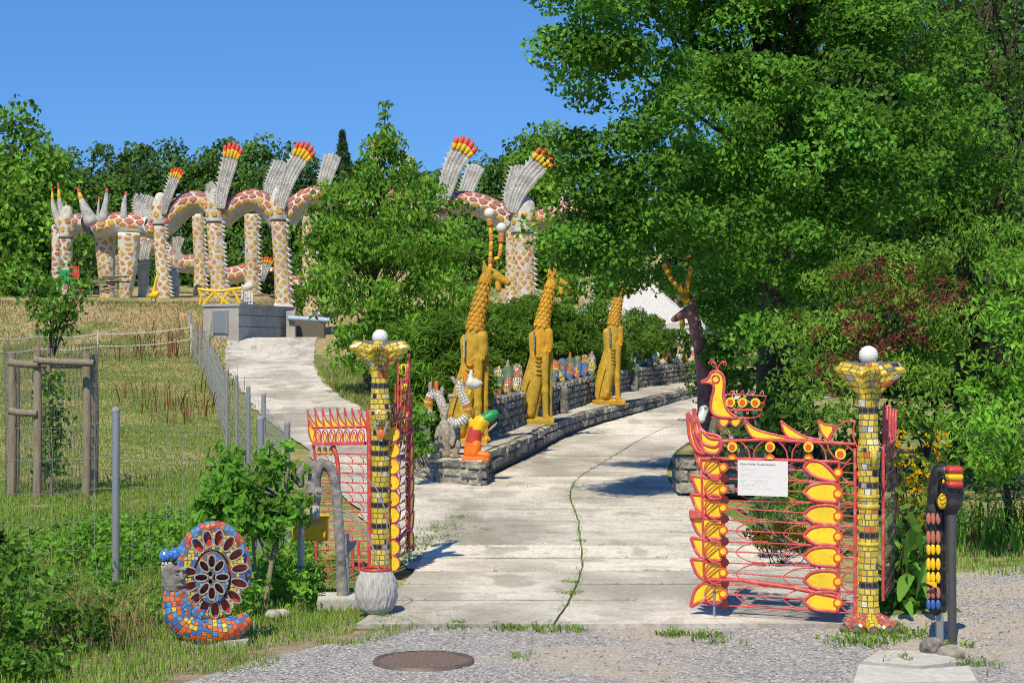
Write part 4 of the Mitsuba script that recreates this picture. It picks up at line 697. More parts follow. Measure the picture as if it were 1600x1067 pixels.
for x in (497, 506, 515): 
    q = fp(x, 705); part(sp_, 'pendant', xf(ball((q[0], .03, q[1]), .022, 2, (.8, .8, 1.7)), L.M), 'gate_yellow', True)
L.bar(FP([(583, 650), (590, 690), (592, 720)]), .007, 'stay', sp=6); L.bar(FP([(560, 640), (572, 664), (575, 690)]), .009, 'prong', sp=6)
s2_ = thing('fence_panel', 'red rung fence panel receding behind the right mosaic post, with three prongs on top', 'fence')
B0, B1 = on(1380, 12.6), on(1400, 13.7); eb = unit((B1 - B0) * [1, 1, 0]); L = Leaf(s2_, frame(B0, eb, np.array([-eb[1], eb[0], 0]), (0, 0, 1))); lb = np.linalg.norm(B1 - B0)
for u in (0, lb): L.bar([(u, .18), (u, 1.28)], .012, 'stile')
for z in np.linspace(.25, 1.24, 11): L.bar([(0, z), (lb, z)], .008, 'rung')
L.bar([(0, 1.26), (lb, 1.26)], .016, 'rail'); L.bar([(-.0, .22), (lb, .22)], .014, 'rail')
for i, u in enumerate(np.linspace(.05, lb - .05, 5)): L.bar([(u, 1.26), (u + .01, 1.42), (u + .05, 1.56 - .02 * i)], [.011] * 3 + [.011] * 3 + [.010, .006], 'prong', sp=8); L.bar([(u - .06, 1.13), (u, 1.24), (u + .06, 1.13)], .006, 'arch', sp=8)
mesh = [rod((u, -.02, .2), (u, -.02, 1.25), .0016, 3) for u in np.linspace(0, lb, 14)] + [rod((0, -.02, z), (lb, -.02, z), .0016, 3) for z in np.linspace(.2, 1.25, 12)]
part(s2_, 'wire_mesh', xf(cat(mesh), L.M), 'wire', True, 'stuff')
# ---------------------------------------------------------------- snail
d = 11.9; s = d / F; sn = thing('mosaic_snail', 'mosaic snail statue with a grey face and a round petal pattern shell', 'statue'); rg = R_(220)
q4 = lambda px, py, r, dy=0.0: (*W(px, py, d + dy)[:1], d + dy, W(px, py, d + dy)[2], r * s)
C0 = W(335, 894, d + .02)
def pal_neck(u, v, r, g):
    w = g.random(); return 'tile_orange' if w < .42 else 'tile_blue' if w < .62 else 'tile_blue_b' if w < .80 else 'tile_yellow' if w < .93 else 'tile_red'
P = spline([W(273, 918, d - .03), W(271, 940, d - .05), W(276, 962, d - .06), W(296, 982, d - .05), W(330, 988, d - .03), W(365, 982, d), W(390, 966, d + .03)], 44); P = P + [0, 0, .008]
mosaic_tube(sn, P, np.interp(np.linspace(0, 1, 44), [0, .25, .45, .8, 1], [.062, .074, .088, .086, .045]), .032, pal_neck, 221, 120)
part(sn, 'plinth', box(W(337, 1003, d) + [0, 0, .0], (.44, .16, .05), .03), 'concrete_wall')
# shell: core disc, outer ring, inner disc, petals
def ell(cx, cy, rx, ry): return affinity.scale(Point(cx, cy).buffer(1, 24), rx, ry)
SX, SZ = .222, .308; Ms = frame(C0, unit([1, .12, 0]), (0, 0, 1), unit([.12, -1, 0]))
def sp2(px, py): w = W(px, py, d) - C0; return np.array([w[0], w[2]])
part(sn, 'shell_core', prism(ell(0, 0, SX * .95, SZ * .95), .07, Ms), 'tile_red')
outer = ell(0, 0, SX * .93, SZ * .93).difference(ell(-.012, -.02, SX * .56, SZ * .58)); holes, pet = [], []
for i in range(14):
    a = math.radians(128 - i * 24); cx, cz = SX * .77 * math.cos(a) + .002, SZ * .77 * math.sin(a); rot = math.degrees(math.atan2(SZ * .9 * math.sin(a), SX * 1.1 * math.cos(a))); e = affinity.rotate(ell(cx, cz, .052, .026), rot, origin=(cx, cz)); holes.append(e); pet.append((e, 1))
inner = ell(-.012, -.02, SX * .50, SZ * .55); ih = []
for i in range(8):
    a = math.radians(90 - i * 45); cx, cz = -.012 + SX * .31 * math.cos(a), -.02 + SZ * .34 * math.sin(a); rot = math.degrees(math.atan2(SZ * math.sin(a), SX * math.cos(a))); e = affinity.rotate(ell(cx, cz, .040, .021), rot, origin=(cx, cz)); ih.append(e)
for i in range(3): a = i * 2.1; ih.append(ell(-.012 + .02 * math.cos(a), -.02 + .03 * math.sin(a), .012, .018))
outer = outer.difference(unary_union(holes)); inner = inner.difference(unary_union(ih))
part(sn, 'shell_ring', prism(outer, .05, Ms @ frame((0, 0, .05), (1, 0, 0), (0, 1, 0), (0, 0, 1))), 'grout'); part(sn, 'shell_disc', prism(inner, .08, Ms @ frame((0, 0, .065), (1, 0, 0), (0, 1, 0), (0, 0, 1))), 'grout')
for e in holes + ih[:8]:
    c_ = np.array(e.buffer(.004).exterior.coords); z = .077 if e in holes else .107; part(sn, 'petal_rim', xf(tube(np.c_[c_, c_[:, :1] * 0 + z], .0052, 6, False), Ms), 'grout_light', True)
chips = []
def plate_tiles(poly, z, size, palf):
    x0, y0, x1, y1 = poly.bounds; inn = poly.buffer(-size * .30)
    for x in np.arange(x0, x1, size):
        for y in np.arange(y0, y1, size):
            c = np.array([x, y]) + rg.normal(size=2) * size * .08
            if not inn.contains(Point(*c)): continue
            h = size * .42; a = rg.uniform(-.25, .25); R = np.array([[math.cos(a), -math.sin(a)], [math.sin(a), math.cos(a)]]); qd = c + np.array([(-h, -h), (h, -h), (h, h), (-h, h)]) * rg.uniform(.85, 1.05, (4, 1)) @ R.T
            q3 = np.c_[qd, np.full(4, z)] @ Ms[:3, :3].T + Ms[:3, 3]; chips.append((1, tile_mesh(q3, Ms[:3, 2], .0025), palf(c)))
plate_tiles(outer, .0755, .023, lambda c: ['tile_yellow', 'tile_yellow_b', 'tile_yellow_c', 'tile_blue', 'tile_yellow', 'tile_pale'][int(rg.random() * 6)]); plate_tiles(inner, .1055, .021, lambda c: ['tile_blue', 'tile_blue_b', 'tile_blue', 'tile_grey', 'tile_orange', 'tile_blue_b'][int(rg.random() * 6)])
finish_chips(sn, chips, 60, 'shell_tile')
th = np.linspace(math.radians(-20), math.radians(250), 70); P = np.c_[SX * np.cos(th), SZ * np.sin(th), np.interp(th, [th[0], th[-1]], [.01, .05])] @ Ms[:3, :3].T + Ms[:3, 3]
def pal_rim(u, v, r, g): w = g.random(); return 'tile_blue_b' if w < .45 else 'tile_blue' if w < .65 else 'tile_orange' if w < .85 else 'tile_red'
mosaic_tube(sn, P, np.interp(np.linspace(0, 1, 70), [0, .5, 1], [.022, .040, .048]), .030, pal_rim, 222, 120, 'rim_tile', bname='shell_rim')
# face and eye stalks
hd = [chain([q4(268, 893, 16, -.05), q4(271, 912, 17, -.05)]), chain([q4(275, 899, 20, -.03), q4(272, 912, 19, -.03)]), chain([q4(283, 895, 2.8, -.112), q4(284.5, 903, 3.8, -.122)]), chain([q4(274, 890, 3.2, -.100), q4(289, 889, 2.8, -.088)]), chain([q4(278, 914, 2.8, -.108), q4(288, 913, 2.2, -.094)])]
hdm = part(sn, 'head', blend(hd, .009, 6, .003, 60), 'statue_grey', True)
for px, dy in ((276.5, -.112), (290.5, -.092)): part(hdm, 'eye', ball(W(px, 897, d + dy), .0075, 2, (1.3, .7, .7)), 'grout', True)
for px, py, dy in ((258, 868, -.04), (274, 865, -.06)):
    st = part(sn, 'eye_stalk', tube([W(px + 3, 895, d - .04), W(px + 1, 876, d + dy)], .030, 12), 'tile_black', True); g_ = R_(px)
    for j in range(9):
        for h in range(3): 
            a = j * .698 + h * .3; c = W(px + 2, 890 - h * 5.5, d - .04) + np.array([math.cos(a), math.sin(a), 0]) * .031; part(st, 'tile', box(c, (.004, .013, .017), a), 'tile_white') if math.sin(a) < .3 else None
    part(sn, 'eye_globe', ball(W(px, py, d + dy), .040, 3), 'tile_blue', True); 
    def fn(u, v, c=W(px, py, d + dy)): t = 2 * np.pi * u; return c + .040 * np.array([math.sin(v) * math.cos(t), math.sin(v) * math.sin(t), math.cos(v)])
    mosaic(sn, fn, list(np.linspace(.15, 2.6, 8)), .016, lambda u, v, r, g: 'tile_blue_b' if g.random() < .7 else 'tile_blue', g_, .0016, 26, 'globe_tile')
# ---------------------------------------------------------------- pot with bent rods
d = 13.0; s = d / F; pk = thing('pot', 'pale egg shaped planter with a red rim holding thin bent rods', 'pot'); o = on(588, d) + [0, 0, .03]
prof = [(.0, 0), (.085, 0), (.125, .04), (.150, .11), (.155, .165), (.145, .235), (.118, .295), (.108, .318), (.098, .318), (.10, .28), (.10, .22), (0, .22)]; pr = spline(np.array(prof[1:8]), 44); rg = R_(230)
V, f = lathe(np.vstack([[(0, 0)], pr, prof[8:]]), 150); a = np.arctan2(V[:, 1], V[:, 0]); out = V * [1, 1, 0]; rr = np.linalg.norm(out, axis=1); g = np.where((rr > .1) & (V[:, 2] < .31), 1, 0); dv = (meshkit.fbm(np.c_[a * 30, V[:, 2] * 9, a * 0], 3) - .5) * .016 * g; V = V + unit(out) * dv[:, None]
part(pk, 'body', (V + o, f), 'pot_mat', True); th = np.linspace(0, 2 * np.pi, 30); part(pk, 'rim', tube(np.c_[o[0] + .104 * np.cos(th), o[1] + .104 * np.sin(th), th * 0 + o[2] + .32], .012, 8, False), 'paint_red', True); part(pk, 'soil', lathe([(0, .24), (.1, .24)], 20, o), 'mortar')
for l in ([(594, 905), (588, 870), (572, 830), (545, 802), (522, 796)], [(596, 905), (590, 880), (576, 842), (552, 812), (530, 803)], [(598, 905), (604, 860), (604, 810), (592, 770), (570, 745), (548, 738)]): part(pk, 'rod', tube(spline([W(x, y, d + .0) for x, y in l], 18), .0048, 6), 'wire_pale', True)
# ---------------------------------------------------------------- drooping grey figure on a trunk, steel post, letter box, steel column
d = 13.55; s = d / F; q = lambda px, py, r, dy=0.0: (*W(px, py, d + dy), r * s); rb = thing('grey_figure', 'drooping grey stone figure with a hanging spectacled head on a crooked trunk', 'statue')
part(rb, 'trunk', blend([chain([q(536, 948, 9), q(534, 900, 9), q(531, 850, 7.5)]), chain([q(531, 850, 8), q(530, 832, 9)]), chain([q(530, 832, 8), q(527, 780, 8), q(521, 738, 8)]), chain([q(536, 948, 10), q(536, 940, 10)])], .03, 10, .010, 14), 'statue_grey', True)
part(rb, 'body', blend([chain([q(521, 740, 8), q(514, 727, 8), q(502, 724, 9), q(492, 738, 11), q(490, 752, 11)]), chain([q(494, 728, 9), q(478, 728, 8), q(468, 740, 7), q(470, 756, 6)]), chain([q(490, 752, 11), q(490, 772, 13), q(491, 782, 10)]), chain([q(483, 770, 7, -.03), q(499, 768, 7, -.03)]), chain([q(492, 782, 8), q(493, 800, 6)])], .02, 8, .008, 20), 'statue_grey', True)
for px in (484, 499): th = np.linspace(0, 6.283, 14); c = W(px, 771, d - .085); part(rb, 'spectacle', tube(np.c_[c[0] + .030 * np.cos(th), th * 0 + c[1], c[2] + .019 * np.sin(th)], .006, 6, False), 'statue_grey', True)
part(rb, 'snout', rbox(W(492, 800, d - .03), (.072, .07, .10), .02), 'pot_mat', True); part(rb, 'base_slab', rbox(on(533, d) + [0, .02, .03], (.36, .38, .10), .015, .1), 'concrete_wall', True)
single('steel_post', rod(on(470, 13.7) - [0, 0, .1], W(470, 770, 13.7), .028, 12), 'steel', 'plain grey steel post beside the letter box', 'post', smooth=True)
lbx = thing('letter_box', 'yellow letter box fixed beside the drooping grey figure', 'letter box'); c = W(486, 826, 14.0); part(lbx, 'box', rbox(c, (.27, .15, .17), .012, .05), 'plastic_yellow', True); part(lbx, 'lid', rbox(c + [0, -.01, .095], (.29, .19, .024), .01, .05), 'plastic_yellow', True); part(lbx, 'name_strip', box(c + [.02, -.0815, .055], (.16, .004, .018), .05), 'ink_pale'); part(lbx, 'arm', rod(c + [-.1, .05, 0], W(470, 826, 13.72), .012), 'steel', True)
cl = thing('steel_column', 'grey square steel column with a slanted pointed cap behind the pale pot', 'column'); c = on(536, 13.9); part(cl, 'shaft', rbox(c + [0, 0, .25], (.085, .085, .52), .006, .3), 'steel', True); part(cl, 'cap', xf(prism(Polygon([(-.05, 0), (.12, .05), (.09, -.01), (.0, -.09), (-.05, -.09)]), .10, XZ()), frame(W(536, 853, 13.9), (1, 0, 0), (0, 1, 0), (0, 0, 1))), 'steel')
for i, (px, py, r) in enumerate([(427, 950, 11), (442, 960, 9), (436, 942, 7)]): v, f = ball((0, 0, 0), r * 12.9 / F, 2, (1.2, 1, .8)); v = v * (1 + .3 * (meshkit.noise(v * 30 + i * 7)[:, None] - .5)); g_ = on(px, 12.9 + .1 * i); single('stone', (v + g_ + [0, 0, r * .003], f), 'stone_b', ['pale stone beside the thin shrub stem, leftmost of three', 'flat stone at the edge of the grass, right of two others', 'small stone behind two others beside the shrub stem'][i], 'stone', smooth=True)
# ---------------------------------------------------------------- manhole cover
mh = thing('manhole_cover', 'round rusty iron manhole cover set in the gravel', 'manhole cover'); c = np.array([W(662, 0, 11.15)[0], 11.15, .0]); part(mh, 'frame', lathe([(.285, .02), (.292, .026), (.312, .026), (.318, .0)], 48, c), 'iron', True); part(mh, 'lid', lathe([(0, .019), (.284, .019), (.284, .005)], 48, c), 'iron')
rs = []
for i in range(-11, 12):
    y = i * .024; h = math.sqrt(max(.001, .27 ** 2 - y * y)); xs_ = np.arange(-h, h - .02, .034); rs += [box(c + [x + .012 + (i % 2) * .012, y, .021], (.024, .012, .007)) for x in xs_]
part(mh, 'raised_pattern', rs, 'iron_worn', False, 'stuff')
# ---------------------------------------------------------------- black bird bollard
d = 11.75; s = d / F; bb = thing('bird_bollard', 'black painted bird figure with red and yellow feathers leaning on a dark pole', 'statue'); q = lambda px, py, r, dy=0.0: (*W(px, py, d + dy), r * s)
part(bb, 'pole', tube([W(1488, 1020, d), W(1487, 900, d), W(1487, 800, d)], [.029, .029, .033], 14), 'steel_dark', True)
part(bb, 'body', blend([chain([q(1487, 798, 10), q(1486, 782, 19), q(1487, 766, 20), q(1485, 752, 15)]), chain([q(1484, 752, 12, .02), q(1476, 736, 11, .04), q(1466, 736, 11, .06), q(1459, 752, 10, .08), q(1458, 790, 10, .10)]), chain([q(1458, 790, 11, .10), q(1460, 850, 13, .10), q(1462, 950, 12, .10)]), chain([q(1470, 800, 9, .10), q(1472, 950, 8, .10)])], .015, 8), 'paint_black', True)
part(bb, 'neck_ridge', tube(spline([W(1467, 790, d - .0), W(1463, 768, d - .0), W(1466, 750, d - .0), W(1474, 745, d - .02)], 14), .014, 8, True, 1, True), 'paint_black', True)
for i, (py, r) in enumerate(((733, 10), (744, 9), (755, 9))): part(bb, 'comb' if i != 1 else 'comb_band', rbox(W(1491, py + 1, d - .065), (.105, .11, .052), .022), ['paint_red', 'paint_yellow', 'paint_red'][i], True)
part(bb, 'eye', ball(W(1474, 752, d - .075), .014, 2, (.6, .5, 1)), 'paint_yellow', True)
ck = part(bb, 'cheek', ball(W(1472, 783, d - .060), .047, 3, (.62, .4, 1.1)), 'paint_yellow', True)
for j in range(4): part(ck, 'groove', tube(spline([W(1465 + j * 2, 770 + j * 7, d - .076), W(1470 + j, 774 + j * 7, d - .081), W(1478, 770 + j * 7, d - .076)], 7), .0024, 5), 'paint_black', True)
for py, h, m in ((818, 16, 'spot_red'), (847, 18, 'spot_red'), (866, 15, 'paint_yellow'), (889, 17, 'paint_yellow'), (910, 16, 'paint_yellow'), (934, 16, 'spot_red'), (952, 14, 'paint_blue')):
    for j, px in enumerate((1451, 1458, 1466)):
        part(bb, 'feather', xf(ball((0, 0, 0), 1, 2, (.0155, .014, h * s * .58)), frame(W(px, py - 8, d + .035 - j * .012), unit([1, .0, .0]), (0, 1, 0), (0, .12, 1))), m, True)
part(bb, 'beak_flap', prism(Polygon([(-.045, .012), (.03, .014), (.03, -.026)]), .014, XZ(W(1456, 912, d - .03))), 'paint_yellow')
part(bb, 'steel_leg', box(W(1468, 982, d + .1), (.042, .042, .26)), 'steel')
for i, (px, py, r, sc, lab) in enumerate([(1457, 1011, 19, (1.05, 1, .82), 'rounded brown grey boulder at the foot of the black bird figure, upper'), (1487, 1019, 16, (1.3, 1, .75), 'smaller smooth pale boulder in front of the black bird figure')]):
    v, f = ball((0, 0, 0), r * s, 3, sc); v = v * (1 + .14 * (meshkit.fbm(v * 12 + i * 5)[:, None] - .5)); single('boulder', (v + W(px, py, d - .35 - .1 * i), f), 'stone_b' if i else 'stone_a', lab, 'boulder', smooth=True)
# flat slabs in the gravel
for i, l in enumerate([[(1372, 1022), (1452, 1022), (1512, 1040), (1440, 1048), (1345, 1040)], [(1340, 1044), (1440, 1052), (1516, 1046), (1530, 1072), (1330, 1075)]]):
    pl = Polygon([tuple(G(*p)) for p in l]).buffer(-.01); e = trimesh.creation.extrude_polygon(pl, .030, engine='earcut'); v = np.array(e.vertices); single('stone_slab', (v, np.array(e.faces)), 'concrete_wall', ['flat grey stone slab in the gravel, the farther of two', 'flat grey stone slab at the bottom edge of the picture'][i], 'slab')
# ---------------------------------------------------------------- stone faces
def stone_block(p0, ex, w, ez, h, n, dep, rg, jit=.22):
    """A rough stone whose face is w x h, from the corner p0; it stands proud by dep along n."""
    g = .008; c = np.array([(g, g), (w - g, g), (w - g, h - g), (g, h - g)]) + rg.uniform(-jit, jit, (4, 2)) * min(w, h) * .5
    c = np.clip(c, [0.003, .003], [w - .003, h - .003]); m = np.array([(c[i] + c[(i + 1) % 4]) / 2 + rg.normal(size=2) * .012 for i in range(4)]); ring = np.clip(np.stack([c, m], 1).reshape(-1, 2), .002, None); ctr = ring.mean(0)
    f = ctr + (ring - ctr) * rg.uniform(.66, .86, (8, 1)); z = dep * rg.uniform(.75, 1.1, 8)
    V = np.vstack([ring, f, ctr[None]]); Z = np.concatenate([np.full(8, -.03), z, [dep * rg.uniform(.9, 1.2)]]); a = np.arange(8); b = (a + 1) % 8
    return p0 + np.outer(V[:, 0], ex) + np.outer(V[:, 1], ez) + np.outer(Z, n), np.vstack([tri(np.stack([a, b, 8 + b, 8 + a], -1)), np.stack([8 + a, 8 + b, a * 0 + 16], 1)])
def clad(parent, path, z0, z1, row, wid, dep, seed, most=300, name='stone'):
    """Courses of rough stones along a ground path (n x 2; the face looks to the right of the direction of travel)."""
    rg = R_(seed); path = np.asarray(path, float); L = np.concatenate([[0], np.cumsum(np.linalg.norm(np.diff(path, axis=0), axis=1))]); at = lambda l: np.array([np.interp(l, L, path[:, 0]), np.interp(l, L, path[:, 1])]); out = []
    nrow = max(2, int(round((z1(0) - z0(0)) / row)))
    for r in range(nrow):
        l = -rg.random() * wid
        while l < L[-1]:
            w = wid * rg.uniform(.55, 1.6); a = max(l, 0); l += w; nx_ = [x for x in (L[1:] if len(L) < 12 else L[-1:]) if x > a + 1e-6]
            if not nx_: break
            b = min(l, nx_[0]); l = b
            if b - a < .05: continue
            A, B = at(a), at(b); ex = np.array([*(B - A), 0]); ww = np.linalg.norm(ex); ex /= ww; n = np.array([ex[1], -ex[0], 0]); u = (a + b) / 2 / L[-1]; h0 = z0(u) + (z1(u) - z0(u)) * r / nrow; h1 = z0(u) + (z1(u) - z0(u)) * (r + 1) / nrow
            if rg.random() < .12 and r + 1 < nrow: h1 = h1 + (z1(u) - z0(u)) / nrow * .5
            out.append((np.linalg.norm(B - A) * (h1 - h0) / A[1] ** 2, stone_block(np.array([*A, h0]), ex, ww, np.array([0, 0, 1.]), h1 - h0, n, dep * rg.uniform(.4, 1.3), rg), ['stone_a', 'stone_a', 'stone_b', 'stone_c'][int(rg.random() * 4)]))
    finish_chips_s(parent, out, most, name)
def finish_chips_s(parent, out, most, name):
    out.sort(key=lambda c: -c[0])
    for s, m, b in out[:most]: part(parent, name, m, b)
    rest = {}
    for s, m, b in out[most:]: rest.setdefault(b, []).append(m)
    for b, ms in rest.items(): part(parent, 'small_stones', ms, b, False, 'stuff')
def strip_wall(path, z0, z1, th):
    """Solid core behind a path."""
    path = np.asarray(path, float); d_ = unit(np.gradient(path, axis=0)); n = np.c_[d_[:, 1], -d_[:, 0]]; N = len(path); u = np.linspace(0, 1, N)
    f, b = path - n * .015, path - n * th; zz0, zz1 = np.array([z0(x) for x in u]), np.array([z1(x) for x in u])
    V = np.vstack([np.c_[f, zz0], np.c_[f, zz1], np.c_[b, zz1], np.c_[b, zz0]]); i = np.arange(N - 1); q = [np.stack([i + k * N, i + 1 + k * N, i + 1 + ((k + 1) % 4) * N, i + ((k + 1) % 4) * N], -1) for k in range(4)]
    return V, np.vstack([tri(np.vstack(q)), [[0, N, 2 * N], [0, 2 * N, 3 * N], [N - 1, 3 * N - 1, 2 * N - 1], [N - 1, 4 * N - 1, 3 * N - 1]]])
zl = lambda y: .02 * max(0, y - 12.4)
# ledge: pavement with kerb stones along the left of the drive
ky = np.linspace(24.6, 47, 60); kerb = np.c_[dl(ky) - .02, ky]; wp = PchipInterpolator([24.5, 26.6, 28.8, 30.8, 33.2, 37.7, 43.5, 47.5, 52], [-1.0, -.58, -.10, .28, .78, 1.72, 3.05, 4.65, 6.9])
ledge = np.vstack([np.c_[dl(ky) - .10, ky], np.c_[wp(ky) - .1, ky][::-1]])
top_z = lambda x, y: .02 * (y - 12.4) + .235
pv, pf = trimesh.creation.triangulate_polygon(Polygon(ledge).buffer(0), engine='earcut'); pv, pf = trimesh.remesh.subdivide_to_size(np.c_[pv, pv[:, 0] * 0], pf, .5); pv = np.array(pv); pv[:, 2] = top_z(pv[:, 0], pv[:, 1]) + .02 * (meshkit.noise(pv * 2) - .5); pf = np.array(pf)
nn_ = np.cross(pv[pf[:, 1]] - pv[pf[:, 0]], pv[pf[:, 2]] - pv[pf[:, 0]])[:, 2]; pf[nn_ < 0] = pf[nn_ < 0][:, ::-1]
struct('pavement', (pv, pf), 'concrete_mat', True)
clad('pavement', kerb, lambda u: zl(24.6 + u * 22.4) - .03, lambda u: zl(24.6 + u * 22.4) + .245, .26, .62, .05, 301, 120, 'kerb_stone')
part('pavement', 'kerb_core', strip_wall(kerb, lambda u: zl(24.6 + u * 22.4) - .1, lambda u: zl(24.6 + u * 22.4) + .225, .14), 'mortar')
# the wall
wy = np.linspace(26.9, 49, 60); wallp = np.c_[wp(wy), wy]; wz0 = lambda u: .02 * (26.9 + u * 22.1 - 12.4) + .20; wz1 = lambda u: wz0(u) + .62 - .10 * u
wk = thing('stone_wall', 'low curved wall of rough grey stones below the yew hedge', 'wall'); part(wk, 'core', strip_wall(wallp, wz0, wz1, .40), 'mortar'); clad(wk, wallp, wz0, wz1, .125, .22, .035, 302, 300)
for i, (px, dd) in enumerate([(877, 33.6), (993, 42.6)]): p = np.array([float(wp(dd)) + .1, dd - .05, .02 * (dd - 12.4) + .2]); single('marker_stone', blend([chain([(*p + [0, 0, .06], .09), (*p + [.02, 0, .5], .065)])], .05, 6, .03, 9), 'statue_grey', ['pale upright marker stone against the wall between second and third giraffe statues', 'pale upright marker stone against the wall right of the third giraffe statue'][i], 'stone', smooth=True)
# platform with statues at the near end
pk_ = thing('stone_platform', 'low rough stone platform carrying the grey hare and the striped figure', 'platform')
pl = [(-.38, 23.3), (-.93, 23.85), (-1.30, 24.7), (-1.48, 25.9), (-1.2, 27.6), (-.3, 27.4), (-.12, 26.4), (-.34, 24.7)]; e = trimesh.creation.extrude_polygon(Polygon(pl).buffer(-.02), .40, engine='earcut'); v = np.array(e.vertices); v[:, 2] += .035 + .008 * (v[:, 1] - 23.2); part(pk_, 'core', (v, np.array(e.faces)), 'concrete_wall')
clad(pk_, np.array([pl[3], pl[2], pl[1], pl[0], (-.30, 24.75)])[::1], lambda u: .10, lambda u: .445, .115, .24, .04, 303, 120)
for i, (px0, px1, y0, y1, d_, lab) in enumerate([(656, 672, 637, 690, 25.6, 'tall grey stone block behind the ivy'), (703, 719, 652, 712, 25.2, 'dark grey stone slab behind the grey hare statue')]): a, b = W(px0, y0, d_), W(px1, y1, d_); single('stone_block', rbox((a + b) / 2, (b[0] - a[0], .16, a[2] - b[2]), .02, .1), 'statue_grey', lab, 'stone', smooth=True)
# grey hare
d = 24.0; s = d / F; q = lambda px, py, r, dy=0.0: (*W(px, py, d + dy), r * s)
hk = thing('hare_statue', 'seated grey stone hare statue with a human torso on the platform', 'statue'); part(hk, 'body', blend([chain([q(694, 704, 14), q(694, 685, 13), q(695, 672, 10), q(695, 664, 9)]), chain([q(695, 664, 5), q(694, 652, 5)]), chain([q(694, 651, 6.2), q(694, 645, 6), q(696, 640, 4)]), chain([q(686, 668, 4), q(682, 682, 4), q(684, 694, 4, -.1)]), chain([q(704, 668, 4), q(709, 682, 4), q(706, 694, 4, -.1)]), chain([q(679, 704, 7, -.05), q(677, 696, 8, .05)]), chain([q(711, 704, 7, -.05), q(713, 694, 8, .05)]), chain([q(676, 712, 4.5, -.15), q(684, 712, 4, -.2)]), chain([q(714, 712, 4.5, -.15), q(706, 712, 4, -.2)]), chain([q(690, 640, 2.5), q(689, 633, 2)]), chain([q(699, 640, 2.5), q(700, 633, 2)])], .028, 8, .012, 22), 'stone_b', True)
for px in (691, 698): part(hk, 'eye', ball(W(px, 648, d - .055), .010, 1), 'grout', True)
part(hk, 'base_slab', rbox(W(697, 718, d - .05), (.50, .34, .05), .015), 'concrete_wall', True)
# striped seated figure with the mirror face
d = 23.75; q = lambda px, py, r, dy=0.0: (*W(px, py, d + dy), r * d / F); fk = thing('striped_figure', 'bent seated figure painted orange, red, yellow and green on an orange base', 'statue')
part(fk, 'base', rbox(W(743, 716, d), (.36, .30, .07), .015), 'paint_orange', True)
part(fk, 'seat', blend([chain([q(736, 708, 12), q(738, 692, 12)]), chain([q(741, 708, 9, -.08), q(744, 696, 9, -.08)]), chain([q(750, 710, 6, -.1), q(762, 711, 5, -.12)])], .025, 6), 'paint_orange', True); part(fk, 'waist', blend([chain([q(739, 690, 12.5), q(744, 674, 12.5), q(746, 670, 12)])], .025, 4), 'paint_red', True)
part(fk, 'chest', blend([chain([q(746, 670, 12.3), q(750, 660, 12), q(758, 656, 10)])], .025, 4), 'paint_yellow', True); part(fk, 'ear', blend([chain([q(737, 668, 4.5), q(736, 656, 4)])], .03, 3), 'paint_yellow', True); part(fk, 'head', blend([chain([q(758, 655, 10.3), q(768, 649, 9), q(774, 646, 6)])], .025, 4), 'paint_green', True)
part(fk, 'mirror', xf(lathe([(0, .012), (.085, .012), (.095, 0), (0, -.012)], 24), frame(W(769, 666, d + .02), unit([.75, .3, .75]), unit([-.2, 1, 0]), unit([.7, .1, -.7]))), 'mauve_grey', True)
